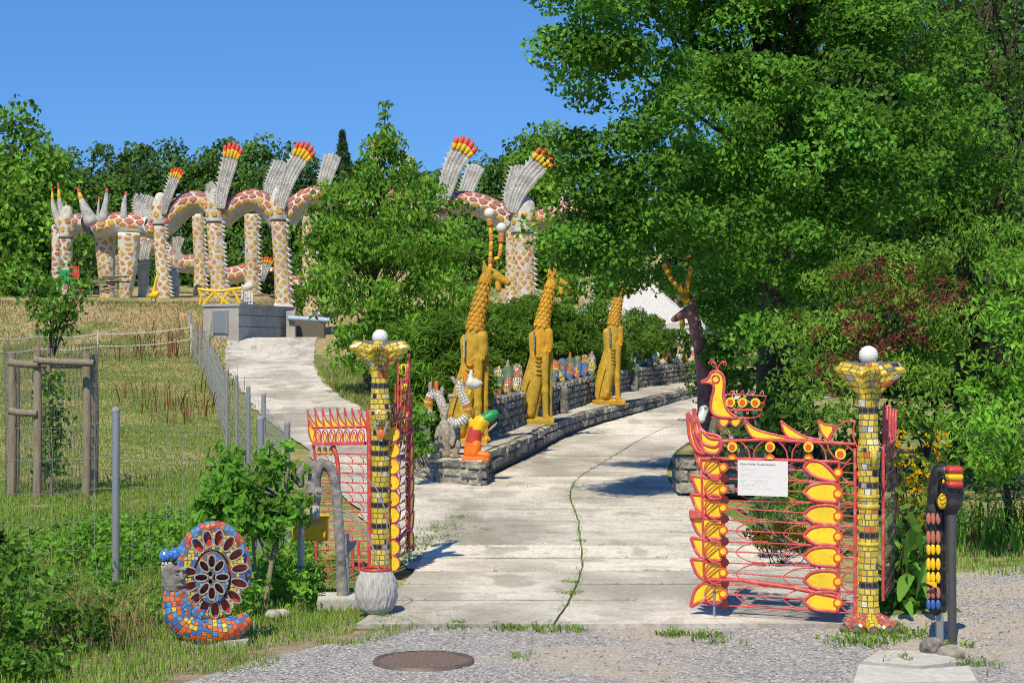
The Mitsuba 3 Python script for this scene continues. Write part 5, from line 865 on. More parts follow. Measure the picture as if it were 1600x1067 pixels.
# ---------------------------------------------------------------- giraffe statues
def giraffe(px, dist, zb, label, horns, lamps, seed, turn=0.0, stance=0.0, sc=1.0):
    U = .00465 * sc; o = np.array([(px - CX) / F * dist, dist, zb]); R = np.array([[math.cos(turn), -math.sin(turn), 0], [math.sin(turn), math.cos(turn), 0], [0, 0, 1]])
    def p(zx, zy, r, dy=0.0): return (*(o + R @ np.array([(zx - 540) * U, dy * sc, (815 - zy) * U])), r * U)
    def pt(zx, zy, dy=0.0): return np.array(p(zx, zy, 1, dy)[:3])
    k = thing('giraffe_statue', label, 'statue', 'ochre giraffe statues'); rg = R_(seed)
    body = [chain([p(482, 780, 22, .02), p(490, 720, 28, .02), p(508, 650, 30, .02), p(528, 580, 29), p(540, 545, 30)]), chain([p(500, 775, 20, -.06), p(520, 680, 24, -.05), p(535, 600, 26, -.03)]), chain([p(532, 560, 30), p(542, 505, 33), p(548, 465, 28), p(550, 445, 24)]), chain([p(520, 490, 20, .05), p(522, 560, 17, .05)]), chain([p(570, 475, 20, -.04), p(573, 530, 18, -.05)]),
            chain([p(558, 545, 18, -.08), p(558, 620, 13, -.09), p(558, 690, 12, -.09), p(560, 780, 11, -.09)]), chain([p(579, 545, 15, .07), p(578, 690, 11, .07), p(581, 785, 10, .07)]), chain([p(558, 688, 14.5, -.095), p(558, 700, 14.5, -.095)]), chain([p(579, 688, 13, .07), p(579, 698, 13, .07)]), chain([p(562, 790, 13, -.09), p(574, 800, 8, -.10)]), chain([p(583, 795, 10, .07), p(592, 802, 7, .05)]),
            chain([p(518, 785, 18, .03), p(534, 690, 21, .03), p(545, 600, 23, .02)]), chain([p(549, 450, 28), p(556, 410, 25), p(568, 360, 21), p(580, 305, 17), p(588, 280, 15)]), chain([p(586, 271, 18), p(600, 277, 18), p(622, 290, 15), p(648, 305, 11.5)]), chain([p(640, 300, 12), p(653, 309, 10.5)]), chain([p(582, 266, 8, -.05), p(576, 240, 3.5, -.07)]), chain([p(582, 266, 8, .05), p(576, 242, 3.5, .07)]), chain([p(478, 800, 14, 0), p(575, 804, 12, 0)])]
    part(k, 'body', blend(body, .045, 7, .012, 12), 'ochre', True)
    part(k, 'base', rbox(pt(525, 808), (128 * U, .42 * sc, 22 * U), .015, turn), 'ochre', True)
    part(k, 'beard', blend([chain([p(620, 304, 9), p(622, 328, 9.5)])], .03, 4), 'ochre_light', True)
    for dy in (-.045, .045): part(k, 'eye', ball(pt(602, 272, dy * 1.9), .022 * sc, 2), 'ochre_dark', True)
    part(k, 'nostril', ball(pt(650, 303, -.036), .010 * sc, 1), 'ochre_dark', True)
    for i in range(5): t = np.linspace(-1.2, 1.2, 9); part(k, 'rib', tube(np.array([pt(532 + 16 * math.sin(a), 566 + i * 16, -.02 - .155 * math.cos(a)) for a in t]), .014 * sc * np.cos(t * .9), 6, True), 'ochre', True)
    part(k, 'cuff', [ball(pt(548 + j * 7, 545 + 4 * (j % 2), -.13 - .012 * math.sin(j)), .030 * sc, 1, (.7, .7, 1.3)) for j in range(-1, 5)], 'ochre', True, 'stuff'); part(k, 'shoulder_blade', rbox(pt(515, 508, -.18), (.030 * sc, .05, .34 * sc), .01), 'concrete_wall' if seed == 401 else 'statue_grey', True)
    part(k, 'tail', tube(spline([pt(466, 800, -.04), pt(468, 760, -.09), pt(480, 700, -.12), pt(495, 650, -.13)], 12), [.02] * 12, 6), 'ochre_light' if seed != 402 else 'ochre', True)
    ring = []; NC = [(549, 450, 28), (556, 410, 25), (568, 360, 21), (580, 305, 17), (588, 284, 15)]; NC = np.array(NC); tt = np.linspace(0, 4, 13)
    for j, t in enumerate(tt):
        c = np.array([np.interp(t, range(5), NC[:, m_]) for m_ in range(3)]); nx = np.interp(min(t + .1, 4), range(5), NC[:, 0]) - np.interp(max(t - .1, 0), range(5), NC[:, 0]); ny = np.interp(min(t + .1, 4), range(5), NC[:, 1]) - np.interp(max(t - .1, 0), range(5), NC[:, 1]); ax = unit(np.array([nx, 0, -ny])); rt = unit(np.cross([0, 1, 0], ax))
        for m_ in range(9):
            a = (m_ + .5 * (j % 2)) * 2 * math.pi / 9; n = R @ (rt * math.cos(a) + np.array([0, 1, 0]) * math.sin(a)); cen = pt(c[0], c[1]) + n * c[2] * U * .98; A = R @ ax; B = np.cross(A, n); h, w = 15 * U, 8.5 * U * c[2] / 22
            V = np.array([cen + A * h * .7 - n * .004, cen + B * w + n * .006, cen - A * h * .8 + n * .022, cen - B * w + n * .006, cen + n * .024, cen - n * .02]); ring.append((V, np.array([[0, 1, 4], [1, 2, 4], [2, 3, 4], [3, 0, 4], [1, 0, 5], [2, 1, 5], [3, 2, 5], [0, 3, 5]])))
    part(k, 'neck_scales', ring, 'ochre_deep' if seed != 402 else 'ochre', False, 'stuff')
    for hi, H in enumerate(horns):
        P = spline([pt(*h) for h in H], 33); n = 8 if hi == 0 else 6
        for j in range(n): sl = P[j * 32 // n:(j + 1) * 32 // n + 1]; part(k, 'horn_band', tube(sl, .030 * sc + .004 * (j % 2) + .012 * max(0, j - n + 2), 10), 'spot_orange' if j % 2 else 'paint_yellow', True)
        if lamps: lp = part(k, 'globe_lamp', ball(P[-1] + [0, 0, .075], .078, 3), 'lamp_white', True)
    return k
H1 = [[(596, 268, -.02), (598, 215, -.02), (600, 170, -.02), (594, 105, -.02)], [(598, 268, .06), (606, 236, .06), (624, 225, .06), (630, 190, .06), (632, 150, .06)]]
giraffe(738, 26.3, .50, 'ochre giraffe statue with two white lamps on its horns, nearest of three', H1, True, 401, .0)
giraffe(843, 30.6, .60, 'olive ochre giraffe statue without lamps, second of three along the wall', [[(596, 268, .0), (598, 230, .0), (600, 190, .0)]], False, 402, .12, 0, .985)
giraffe(956, 36.7, .72, 'ochre giraffe statue farthest along the wall with a vine at its foot', [[(596, 268, .0), (598, 230, .0), (600, 190, .0)]], False, 403, .35, 0, .97)
plant('vine', 'small climbing vine at the foot of the farthest giraffe statue', 'plant', [Bp(*b) for b in [(943, 598, 8, 37.6), (947, 615, 7, 37.6), (936, 585, 5, 37.6), (955, 622, 6, 37.5)]], 404, .07, .10, 10, (.08, .17, .03), (1.95, 37.6, .75), 8, dens=2.5, w=.7)
# brown deer statue under the oak
d = 23.6; q = lambda px, py, r, dy=0.0: (*W(px, py, d + dy), r * d / F); dk = thing('deer_statue', 'tall dark brown deer statue with orange and yellow banded antlers under the oak', 'statue')
part(dk, 'body', blend([chain([q(1108, 742, 20), q(1108, 690, 19), q(1107, 640, 18), q(1104, 600, 15), q(1096, 550, 12), q(1086, 510, 10), q(1080, 485, 9.5)]), chain([q(1120, 742, 14, .25), q(1120, 660, 16, .2)]), chain([q(1080, 484, 9), q(1070, 490, 8), q(1060, 496, 6.5), q(1053, 499, 5)]), chain([q(1064, 477, 4.5, -.02), q(1055, 468, 2, -.04)]), chain([q(1082, 475, 4.5, .0), q(1086, 464, 2.5, 0)])], .035, 7, .02, 10), 'deer_brown', True)
part(dk, 'eye', ball(W(1069, 486, d - .062), .016, 2), 'grout', True); part(dk, 'beard', blend([chain([q(1066, 500, 4), q(1066, 508, 4.6)])], .03, 4), 'paint_yellow', True); part(dk, 'inner_ear', ball(W(1057, 471, d - .05), .022, 2, (1, .5, 1)), 'mauve_grey', True)
for Hh in ([(1074, 474), (1073, 450), (1079, 425), (1075, 396)], [(1070, 474), (1063, 452), (1052, 440), (1046, 430), (1040, 412)]):
    P = spline([W(*h, d) for h in Hh], 41)
    for j in range(10): part(dk, 'antler_band', tube(P[j * 4:j * 4 + 5], .036 + .003 * (j % 2) + .01 * max(0, j - 7), 10), 'spot_orange' if j % 2 else 'paint_yellow', True)
# stone block with small serpents, right of the drive
sbk = thing('stone_pedestal', 'rough stone pedestal under small mosaic serpents behind the right gate', 'pedestal'); bz = .17
for x0, x1, y0, h, sd in ((2.42, 3.16, 21.8, .66, 305), (2.05, 2.36, 21.9, .40, 306)):
    part(sbk, 'core', box(((x0 + x1) / 2, y0 + .40, bz + h / 2), (x1 - x0, .76, h)), 'mortar'); clad(sbk, [(x0, y0 + .7), (x0, y0), (x1, y0)], lambda u: bz - .03, lambda u, h=h: bz + h + .01, .13, .2, .03, sd, 100)
# ---------------------------------------------------------------- serpents
def serpent(label, P, r, bands, cols, seed, ears=True, group='mosaic serpents on the wall', head='tile_white', n=10, tl=.062):
    k = thing('serpent_statue', label, 'statue', group); rg = R_(seed); m = len(P) - 1
    cs = [cols[int(rg.random() * len(cols))] for _ in range(400)]; mosaic_tube(k, P, np.full(len(P), r) * np.interp(np.linspace(0, 1, len(P)), [0, .06, 1], [.5, 1, .95]), tl, lambda u, v, r_, g: cs[r_ // 4] if g.random() < .75 else cs[(r_ + int(g.random() * 9)) % 400], seed, 0)
    part_ = None; hd = part(k, 'head', ball(P[-1], r * 1.35, 2, (1.25, 1, .9)), head, True)
    for sg in (-1, 1): part(hd, 'ear', tube([P[-1] + [0, sg * r * .6, r * .8], P[-1] + [-.02, sg * r * .8, r * 2.4]], [r * .42, r * .22], 7, True, 1, True), 'tile_orange' if sg > 0 else 'mauve_grey', True)
    for j in range(bands // 3): c = P[min(m, int((j + .5) * 3 * m / bands))]; part(k, 'horn', tube([c + [0, 0, r * .7], c + [0, 0, r * 1.9]], [r * .4, r * .25], 7, True, 1, True), ['tile_orange', 'mauve_grey', 'tile_yellow'][j % 3], True)
    return k
def wave(y0, y1, amp, per, lift, n=64):
    y = np.linspace(y0, y1, n); ph = (y - y0) / per * 2 * math.pi; x = wp(y) - .22 + .05 * np.sin(ph); return np.c_[x, y - .18 * np.sin(ph * 2) * 0, .02 * (y - 12.4) + .82 + lift - amp * np.cos(ph)]
GC = ['tile_green', 'tile_green', 'tile_yellow', 'tile_yellow', 'tile_white', 'tile_orange']; BC = ['tile_blue_b', 'tile_yellow', 'tile_blue', 'tile_white', 'tile_orange', 'grout', 'tile_green']
serpent('green and yellow mosaic serpent on the wall between first and second giraffe statues', wave(28.0, 31.2, .22, .85, .14), .075, 20, GC, 501)
serpent('dark mosaic serpent with red blotches just left of the second giraffe statue', wave(31.6, 32.5, .12, .8, .10), .07, 9, ['grout', 'tile_red', 'grout', 'tile_green'], 502, head='grout')
serpent('blue and yellow mosaic serpent on the wall between second and third giraffe statues', wave(34.0, 38.9, .21, .85, .12), .078, 24, BC, 503)
serpent('small yellow and orange serpent just right of the third giraffe statue', wave(41.3, 42.9, .14, .9, .06), .08, 9, ['tile_yellow', 'tile_orange', 'tile_green', 'grout'], 504, head='tile_orange')
serpent('green and white mosaic serpent on the far part of the wall', wave(43.1, 45.8, .20, 1.0, .10), .085, 14, ['tile_green', 'tile_white', 'tile_blue_b', 'grout'], 505)
serpent('blue, white and orange mosaic serpent at the far end of the wall', wave(46.0, 48.6, .20, 1.1, .10), .085, 20, ['tile_blue', 'tile_white', 'tile_orange', 'tile_yellow', 'grout', 'tile_white'], 506)
d = 25.0; z5 = lambda x, y: W(640 + x / 4.27, 560 + y / 4.27, d); sk = thing('serpent_statue', 'white and yellow mosaic serpent curling above the grey hare statue', 'statue', 'mosaic serpents on the wall')
P = spline([z5(135, 420), z5(122, 320), z5(145, 240), z5(185, 240), z5(225, 330), z5(262, 415), z5(320, 432), z5(378, 390), z5(390, 330), z5(362, 270), z5(338, 200), z5(350, 150), z5(400, 150), z5(440, 165)], 70)
sp_k = sk; mosaic_tube(sk, P, np.full(70, .062), .042, lambda u, v, r, g: 'tile_white' if (r // 4) % 3 != 1 else ('tile_orange' if r % 2 else 'tile_yellow') if g.random() < .8 else 'tile_yellow', 507, 130)
part(sk, 'head', blend([chain([(*z5(405, 160), .085), (*z5(440, 170), .075), (*z5(475, 165), .03)]), chain([(*z5(405, 130), .04), (*z5(412, 85), .022)])], .02, 5), 'tile_white', True)
for l, m in (([(305, 160), (285, 130)], 'mauve_grey'), ([(300, 250), (265, 252)], 'mauve_grey'), ([(140, 220), (138, 165)], 'mauve_grey'), ([(180, 215), (178, 160)], 'tile_orange'), ([(215, 240), (218, 200)], 'mauve_grey'), ([(400, 240), (405, 210)], 'tile_yellow')): part(sk, 'knob', tube([z5(*l[0]), z5(*l[1])], .030, 8, True, 1, True), m, True)
d = 21.4; P = spline([W(x, y, d) for x, y in [(1182, 690), (1180, 640), (1172, 625), (1160, 640), (1152, 672), (1142, 690), (1130, 672), (1120, 655), (1113, 680), (1116, 690)]], 60)
serpent('green, white and orange mosaic serpent on the pedestal behind the bird of the right gate', P, .055, 18, ['tile_green', 'tile_white', 'tile_orange', 'tile_green'], 508)
part('serpent_statue_007' if 'serpent_statue_007' in labels else sk, 'snout', blend([chain([(*W(1100, 640, d), .06), (*W(1096, 655, d - .05), .05)])], .03, 4), 'tile_white', True)
# ---------------------------------------------------------------- winged viaduct on the hill
vk = thing('winged_viaduct', 'huge white sculpted dragon viaduct with scaled arches and tall wings on the hill', 'sculpture')
DV = 76.0
def dome(c, n, up, a, b, h, rg):
    B = unit(np.cross(n, up)); A = unit(np.cross(B, n)); t = np.arange(8) * math.pi / 4; w = rg.uniform(.78, 1.12, 8); ring = c + (np.outer(np.cos(t) * w * b, B) + np.outer(np.sin(t) * w * a, A)); mid = c + (ring - c) * .72 + n * h; i = np.arange(8); j = (i + 1) % 8
    return np.vstack([ring - n * .04, mid, (c + n * h * 1.2)[None]]), np.vstack([tri(np.stack([i, j, 8 + j, 8 + i], -1)), np.stack([8 + i, 8 + j, i * 0 + 16], 1)])
def cells(fn, S, Tt, cell, gap, h, rg, keep=1.0, squash=1.0):
    """Irregular raised plates that tile the strip S x Tt of the surface fn(s, t) -> (point, normal); metres."""
    import shapely
    pts = [(x + rg.uniform(-.3, .3) * cell, (y + rg.uniform(-.3, .3) * cell * squash)) for j, y in enumerate(np.arange(-cell, Tt + cell, cell * .86 * squash)) for x in np.arange(-cell, S + cell, cell) + (j % 2) * cell * .5]
    out = []
    for g in shapely.voronoi_polygons(shapely.MultiPoint(pts)).geoms:
        c = g.centroid
        if not (.02 < c.x < S - .02 and .02 < c.y < Tt - .02) or rg.random() > keep: continue
        g = g.intersection(sbox(0, 0, S, Tt)).buffer(-gap).buffer(-.025).buffer(.025)
        if g.is_empty or g.geom_type != 'Polygon' or g.area < cell * cell * .1 * squash: continue
        L = g.exterior.length; R = np.array([g.exterior.interpolate(L * k / 9).coords[0] for k in range(9)]); c = R.mean(0); M = c + (R - c) * .74
        A = [fn(*q) for q in R]; B = [fn(*q) for q in M]; C = fn(*c); i = np.arange(9); j = (i + 1) % 9
        V = np.vstack([[p - n * .03 for p, n in A], [p + n * h for p, n in B], [C[0] + C[1] * h * 1.15]]); f = np.vstack([tri(np.stack([i, j, 9 + j, 9 + i], -1)), np.stack([9 + i, 9 + j, i * 0 + 18], 1)])
        e1, e2 = V[f[0, 1]] - V[f[0, 0]], V[f[0, 2]] - V[f[0, 0]]
        if np.cross(V[10] - V[9], V[18] - V[9]) @ C[1] < 0: f = f[:, ::-1]
        out.append(((V, f), c))
    return out
def leg(l, d, w, seed, spots=('spot_yellow', 'spot_yellow', 'spot_orange'), fin=1, mat='dragon_white', rows=9, capital=True, dark=None):
    """l: pixel polyline from top to foot; w: pixel widths."""
    rg = R_(seed); s = d / F; P = np.array([W(x, y, d) for x, y in l]); g = float(hz(P[-1][0], d)) - .3
    if P[-1][2] > g + .1: P = np.vstack([P, [[P[-1][0], d, g]]]); w = list(w) + [w[-1] * 1.15]
    n = 22; tt = np.linspace(0, 1, n); L = np.concatenate([[0], np.cumsum(np.linalg.norm(np.diff(P, axis=0), axis=1))]); Q = np.stack([np.interp(tt * L[-1], L, P[:, k]) for k in range(3)], 1); r = np.interp(tt * L[-1], L, np.array(w) / 2 * s)
    lk = part(vk, 'leg', tube(Q, r, 14), mat, True)
    if capital: part(lk, 'capital', blend([chain([(*Q[0] + [0, 0, .1], r[0] * 1.12), (*Q[0] + [0, 0, .75], r[0] * 1.18), (*Q[0] + [.05, 0, 1.15], r[0] * .9)])], .15, 6, .05, 3), mat, True); part(lk, 'collar', tube([Q[0] + [0, 0, -.02], Q[0] + [0, 0, .07]], r[0] * 1.1, 14), 'mortar', True)
    H = Q[0][2] - Q[-1][2]; rm = float(r.mean()); A0 = -math.pi / 2 - 1.55; vv = np.linspace(0, 1, n)
    def fl(x, y):
        a = A0 + x / rm; v = min(y / H, 1); c = np.array([np.interp(v, vv, Q[:, m_]) for m_ in range(3)]); nr = np.array([math.cos(a), math.sin(a), 0]); return c + nr * np.interp(v, vv, r), nr
    for m_, c in cells(fl, 2.75 * rm, H * .97, .36, .036, .018, rg, .93, .66): part(lk, 'spot', m_, spots[int(rg.random() * len(spots))], 40)
    if capital:
        def fc(x, y): a = -math.pi / 2 - 1.5 + x / (r[0] * 1.17); nr = np.array([math.cos(a), math.sin(a), 0]); return Q[0] + [0, 0, .12 + y] + nr * r[0] * 1.17, nr
        for m_, c in cells(fc, 3.0 * r[0] * 1.17, .78, .36, .05, .03, rg, .95): part(lk, 'spot', m_, ['spot_orange', 'spot_yellow', 'spot_orange'][int(rg.random() * 3)], 40)
    if fin:
        ms = []
        for j in range(18):
            v = (j + .5) / 18 * .96; i = int(v * (n - 1)); h = (Q[-1][2] - Q[0][2]) / 18; c = Q[i] + np.array([math.cos(-.55), math.sin(-.55), 0]) * r[i] * .8; o = np.array([1, -.25, 0]) * (.22 + r[i] * .12)
            V = np.array([c + [0, 0, -h * .55], c + [0, 0, h * .55], c + o + [0, 0, h * .1], c + [.10, -.12, 0], c + [.05, .2, 0]]); ms.append((V, np.array([[0, 3, 2], [3, 1, 2], [1, 4, 2], [4, 0, 2]])))
        part(lk, 'spine_fin', ms, 'dragon_bright', False, 'stuff')
    return lk
def arch(l, d, w, seed, deep=1.3, mauve=.5, hang=None):
    """Scaled body along a pixel polyline, w: pixel height."""
    rg = R_(seed); s = d / F; P = spline([W(x, y, d + deep * .6) for x, y in l], 26); r = np.interp(np.linspace(0, 1, 26), np.linspace(0, 1, len(w)), np.array(w) / 2 * s); t, a, b = frames(P)
    b = np.where(b[:, 2:] < 0, -b, b); th = np.arange(16) * math.pi / 8; V = (P[:, None] + np.cos(th)[None, :, None] * np.array([0, 1, 0]) * deep * .75 + (np.sin(th)[None, :, None] * r[:, None, None]) * b[:, None]).reshape(-1, 3); i = np.arange(25)[:, None] * 16; j = np.arange(16)[None]; f = tri(np.stack([i + j, i + (j + 1) % 16, i + 16 + (j + 1) % 16, i + 16 + j], -1).reshape(-1, 4))
    ak = part(vk, 'body_arch', (V, f), 'dragon_white', True); L = np.linalg.norm(np.diff(P, axis=0), axis=1).sum(); nc = max(4, int(L / .40))
    def fa(x, y):
        u = np.clip(x / L, 0, 1) * 25; i = min(int(u), 24); f_ = u - i; p0 = P[i] * (1 - f_) + P[i + 1] * f_; rr = r[i] * (1 - f_) + r[i + 1] * f_; bb = unit(b[i] * (1 - f_) + b[i + 1] * f_); ang = math.radians(62 + y / HT * 146)
        return p0 + math.cos(ang) * np.array([0, 1, 0]) * deep * .75 + math.sin(ang) * rr * bb, unit(math.cos(ang) * np.array([0, 1, 0]) * rr + math.sin(ang) * deep * .75 * bb)
    HT = deep * .75 * 1.1 + float(r.mean()) * 1.45
    for m_, c in cells(fa, L, HT, .38, .020, .035, rg):
        q = c[1] / HT; w = rg.random(); mt = (('spot_red' if w < .6 else 'spot_mauve') if q < .74 else ('spot_red' if w < .3 else 'spot_orange' if w < .7 else 'spot_yellow') if q < .88 else ('spot_orange' if w < .3 else 'spot_yellow')); part(ak, 'plate', m_, mt, 40)
    return ak
def wing(l, w, d, tip=True, seed=0, mat='wing_grey', th=.045, teeth=True, strips=5):
    rg = R_(seed); s = d / F; P = spline([W(x, y, d) for x, y in l], 14); wd = np.interp(np.linspace(0, 1, 14), np.linspace(0, 1, len(w)), np.array(w) * s); t = unit(np.gradient(P, axis=0)); sd = unit(np.cross(t, [0, -1, 0])); sd = np.where(sd[:, :1] < 0, -sd, sd); yv = np.array([0, 1, 0.]); ms, ty, tr = [], [], []
    for k in range(strips):
        a0, a1 = (k / strips - .5), ((k + 1) / strips - .5); cut = 14 - (0 if tip else 0); off = th * (.25 if k % 2 else -.1); e = (.90 if not tip else .95) + (.12 if not tip else .05) * math.sin((k + .7) / strips * 2.6); Q = P[0] + (P - P[0]) * e
        l_, r_ = Q + sd * (a0 * wd)[:, None], Q + sd * (a1 * wd)[:, None]; m_ = (l_ + r_) / 2; V = np.stack([l_ + yv * (off - th * .3), m_ + yv * (off - th), r_ + yv * (off - th * .3), r_ + yv * th * .5, l_ + yv * th * .5], 1).reshape(-1, 3); i = np.arange(13)[:, None] * 5; j = np.arange(5)[None]; f = tri(np.stack([i + j, i + (j + 1) % 5, i + 5 + (j + 1) % 5, i + 5 + j], -1).reshape(-1, 4)); n = 13 * 5; f = np.vstack([f, [[n, n + 1, n + 2], [n, n + 2, n + 3], [n, n + 3, n + 4]]]); ms.append((V, f))
        if tip:
            T_ = np.linalg.norm(P[-1] - P[-2]); rr = wd[-1] / strips * .62; A = m_[-1] - t[-1] * T_ * 1.1 + yv * (off - th * .6); D = unit(t[-1] + sd[-1] * (k / strips - .42) * .5); k_ = 1 + .5 * math.sin((k + .5) / strips * math.pi); ty.append(tube([A, A + D * T_ * 1.25 * k_], [rr * .75, rr * 1.05], 6)); tr.append(tube([A + D * T_ * 1.25 * k_, A + D * T_ * 2.0 * k_], [rr * 1.15, rr * .95], 6, True, 1, True))
    if teeth:
        for j in range(1, 13):
            for sg in ((-1,) if j % 1 == 0 else ()):
                c = P[j] + sd[j] * sg * wd[j] * .48; ln = np.linalg.norm(P[1] - P[0]) * .9; ms.append((np.array([c - t[j] * ln * .5 - yv * th * .6, c + t[j] * ln * .5 - yv * th * .6, c + t[j] * ln * .45 + sd[j] * sg * .15, c + yv * th * .4]), np.array([[0, 1, 2], [1, 3, 2], [3, 0, 2]])))
    wk_ = part(vk, 'wing', ms, mat)
    if tip: a = part(wk_, 'feather_tips', ty, 'tip_yellow', True, 'stuff'); part(wk_, 'red_tips', tr, 'tip_red', True, 'stuff')
    return wk_
def spike(l, w, d, tip='tip_red', y_tip=None):
    s = d / F; P = spline([W(x, y, d) for x, y in l], 12); r = np.interp(np.linspace(0, 1, 12), np.linspace(0, 1, len(w)), np.array(w) / 2 * s) * np.linspace(1, .55, 12); k = part(vk, 'spike', tube(P, r, 8, True, 1, True), 'wing_grey', True); part(k, 'tip', tube(P[-2:] + [0, 0, .05], [r[-2] * 1.15, r[-1] * 1.2], 8, True, 1, True), tip, True)
    if y_tip: part(k, 'tip_band', tube(P[-4:-1], r[-4:-1] * 1.08, 8), 'tip_yellow', True)
# back row
B_ = DV + 6
for i, (l, w) in enumerate([([(310, 335), (313, 420), (314, 480)], [20, 19, 24]), ([(394, 335), (394, 420), (394, 478)], [24, 22, 26]), ([(484, 335), (484, 430), (487, 500)], [24, 22, 26]), ([(803, 345), (802, 420), (802, 470)], [26, 24, 28]), ([(172, 400), (170, 440), (170, 470)], [30, 24, 20]), ([(912, 400), (914, 450), (918, 500)], [26, 24, 22])]): leg(l, B_, w, 610 + i, capital=False, rows=6)
for i, (l, w) in enumerate([([(226, 412), (224, 440), (225, 470)], [18, 18, 18]), ([(273, 425), (273, 450), (275, 475)], [14, 15, 16])]): part(vk, 'stump', blend([chain([(*W(l[0][0], l[0][1], 77), w[0] / 2 * .027), (*W(l[1][0], l[1][1], 77), w[1] / 2 * .027), (*W(l[2][0], l[2][1] + 10, 77), w[2] / 2 * .027)])], .12, 4, .14, 4), 'wing_grey', True)
for l, w, sd in (([(205, 380), (250, 388), (280, 412), (320, 412), (350, 432), (400, 425), (450, 440), (500, 465)], [22, 26, 28, 28, 28, 26, 24, 22], 620),): 
    ak = arch(l, B_ + 4, w, sd, .7)
part(vk, 'striped_patch', [rod(W(417 + i * 3, 424, B_ + 2.4), W(419 + i * 3, 442, B_ + 2.4), .05) for i in range(5)], 'spot_orange', True, 'stuff')
wing([(410, 440), (414, 425), (418, 408)], [6, 10, 18], 81, True, 621, teeth=False); wing([(283, 405), (276, 392), (280, 370)], [12, 12, 18], 80, False, 622); wing([(225, 408), (228, 392), (232, 376)], [14, 14, 16], 80, False, 623)
# front row: bodies, legs, wings
arch([(150, 360), (175, 352), (200, 350), (232, 354)], DV, [30, 36, 36, 32], 630, 1.2)
arch([(232, 360), (246, 360), (262, 350), (275, 334), (298, 318), (318, 318), (330, 330)], DV, [26, 28, 34, 38, 36, 32, 30], 631); arch([(345, 345), (362, 328), (384, 316), (405, 315), (424, 330), (436, 348)], DV, [34, 36, 34, 34, 34, 34], 632)
arch([(448, 345), (466, 322), (495, 308), (525, 315), (548, 338)], DV, [32, 34, 34, 34, 32], 633); arch([(680, 345), (700, 324), (730, 318), (765, 328), (798, 350)], DV, [34, 36, 36, 36, 40], 634); arch([(815, 352), (840, 346), (868, 336), (895, 332), (930, 345)], DV, [34, 34, 30, 28, 26], 635); arch([(560, 345), (590, 318), (630, 316), (665, 340)], DV, [34, 34, 34, 34], 636); arch([(100, 372), (115, 352), (135, 350)], DV, [22, 30, 30], 637)
leg([(103, 372), (104, 410), (106, 462)], DV, [20, 18, 20], 640, ('spot_yellow', 'spot_red', 'spot_red'), 0); leg([(88, 352), (88, 420), (90, 466)], DV + 2, [14, 14, 16], 641, ('spot_red', 'spot_red', 'spot_yellow'), 0, capital=False)
leg([(164, 366), (166, 420), (168, 462)], DV + 1, [34, 26, 22], 642, ('spot_yellow', 'spot_yellow', 'spot_orange'), 0, capital=False); leg([(202, 364), (200, 420), (196, 466)], DV, [36, 28, 18], 643, ('spot_yellow', 'spot_yellow', 'spot_orange'), 0, capital=False)
leg([(249, 352), (252, 400), (258, 470)], DV, [20, 19, 24], 644, rows=8); leg([(336, 348), (340, 410), (346, 486)], DV, [26, 25, 28], 645); leg([(436, 345), (440, 410), (444, 478)], DV - 2, [26, 24, 28], 646); leg([(818, 365), (819, 410), (820, 462)], DV, [36, 34, 36], 647, rows=8)
part(vk, 'foot', blend([chain([(*W(432, 486, DV - 2.3), .25), (*W(452, 486, DV - 2.3), .3)]), chain([(*W(440, 480, DV - 2), .36), (*W(442, 490, DV - 2), .42)])], .12, 5, .06, 3), 'dragon_white', True)
wing([(256, 335), (260, 315), (268, 292), (276, 272)], [8, 13, 15, 17], DV - .3, True, 651); wing([(345, 326), (347, 302), (355, 268), (363, 238)], [13, 19, 23, 25], DV - .4, True, 652); wing([(438, 326), (443, 303), (456, 268), (474, 238)], [13, 20, 25, 28], DV - 2.4, True, 653)
wing([(420, 306), (426, 284), (441, 252)], [13, 22, 25], B_, False, 654); wing([(505, 302), (509, 278), (521, 241)], [14, 23, 27], B_, False, 655); wing([(575, 320), (582, 285), (596, 228)], [20, 24, 26], DV - .4, True, 656); wing([(628, 300), (632, 275), (636, 242)], [18, 22, 22], B_, False, 657)
wing([(690, 325), (696, 298), (709, 258), (725, 230)], [14, 24, 30, 34], DV - .4, True, 658); wing([(722, 320), (730, 295), (745, 258)], [14, 23, 28], B_, False, 659); wing([(800, 332), (808, 306), (827, 273), (850, 249)], [15, 25, 31, 33], DV - .5, True, 660); wing([(797, 330), (801, 300), (812, 259)], [16, 26, 26], B_ - 3, False, 661); wing([(880, 330), (888, 310), (893, 292)], [16, 18, 14], B_, False, 662); wing([(925, 335), (935, 305), (944, 284)], [14, 14, 13], DV, True, 663)
for l, w in (([(238, 345), (228, 325), (234, 306)], [22, 30, 22]), ([(330, 318), (333, 300), (328, 284)], [16, 18, 8]), ([(222, 345), (216, 320), (221, 305)], [12, 15, 10])): wing(l, w, DV + .2, False, int(l[0][0]))
for l, w, yt in (([(96, 355), (84, 325), (81, 296)], [18, 11, 4], 1), ([(108, 360), (95, 325), (91, 290)], [22, 13, 4], 1), ([(142, 345), (131, 322), (122, 297)], [24, 17, 7], 1), ([(160, 345), (165, 318), (167, 298)], [16, 12, 8], 0), ([(105, 335), (103, 318)], [6, 5], 0), ([(152, 345), (155, 310)], [6, 5], 0), ([(193, 340), (194, 318), (197, 303)], [12, 11, 7], 0)): spike(l, w, DV, 'tip_red', yt)
part(vk, 'awning', box(W(287, 306, DV + 2), (.55, .4, .12)), 'tarp_blue')
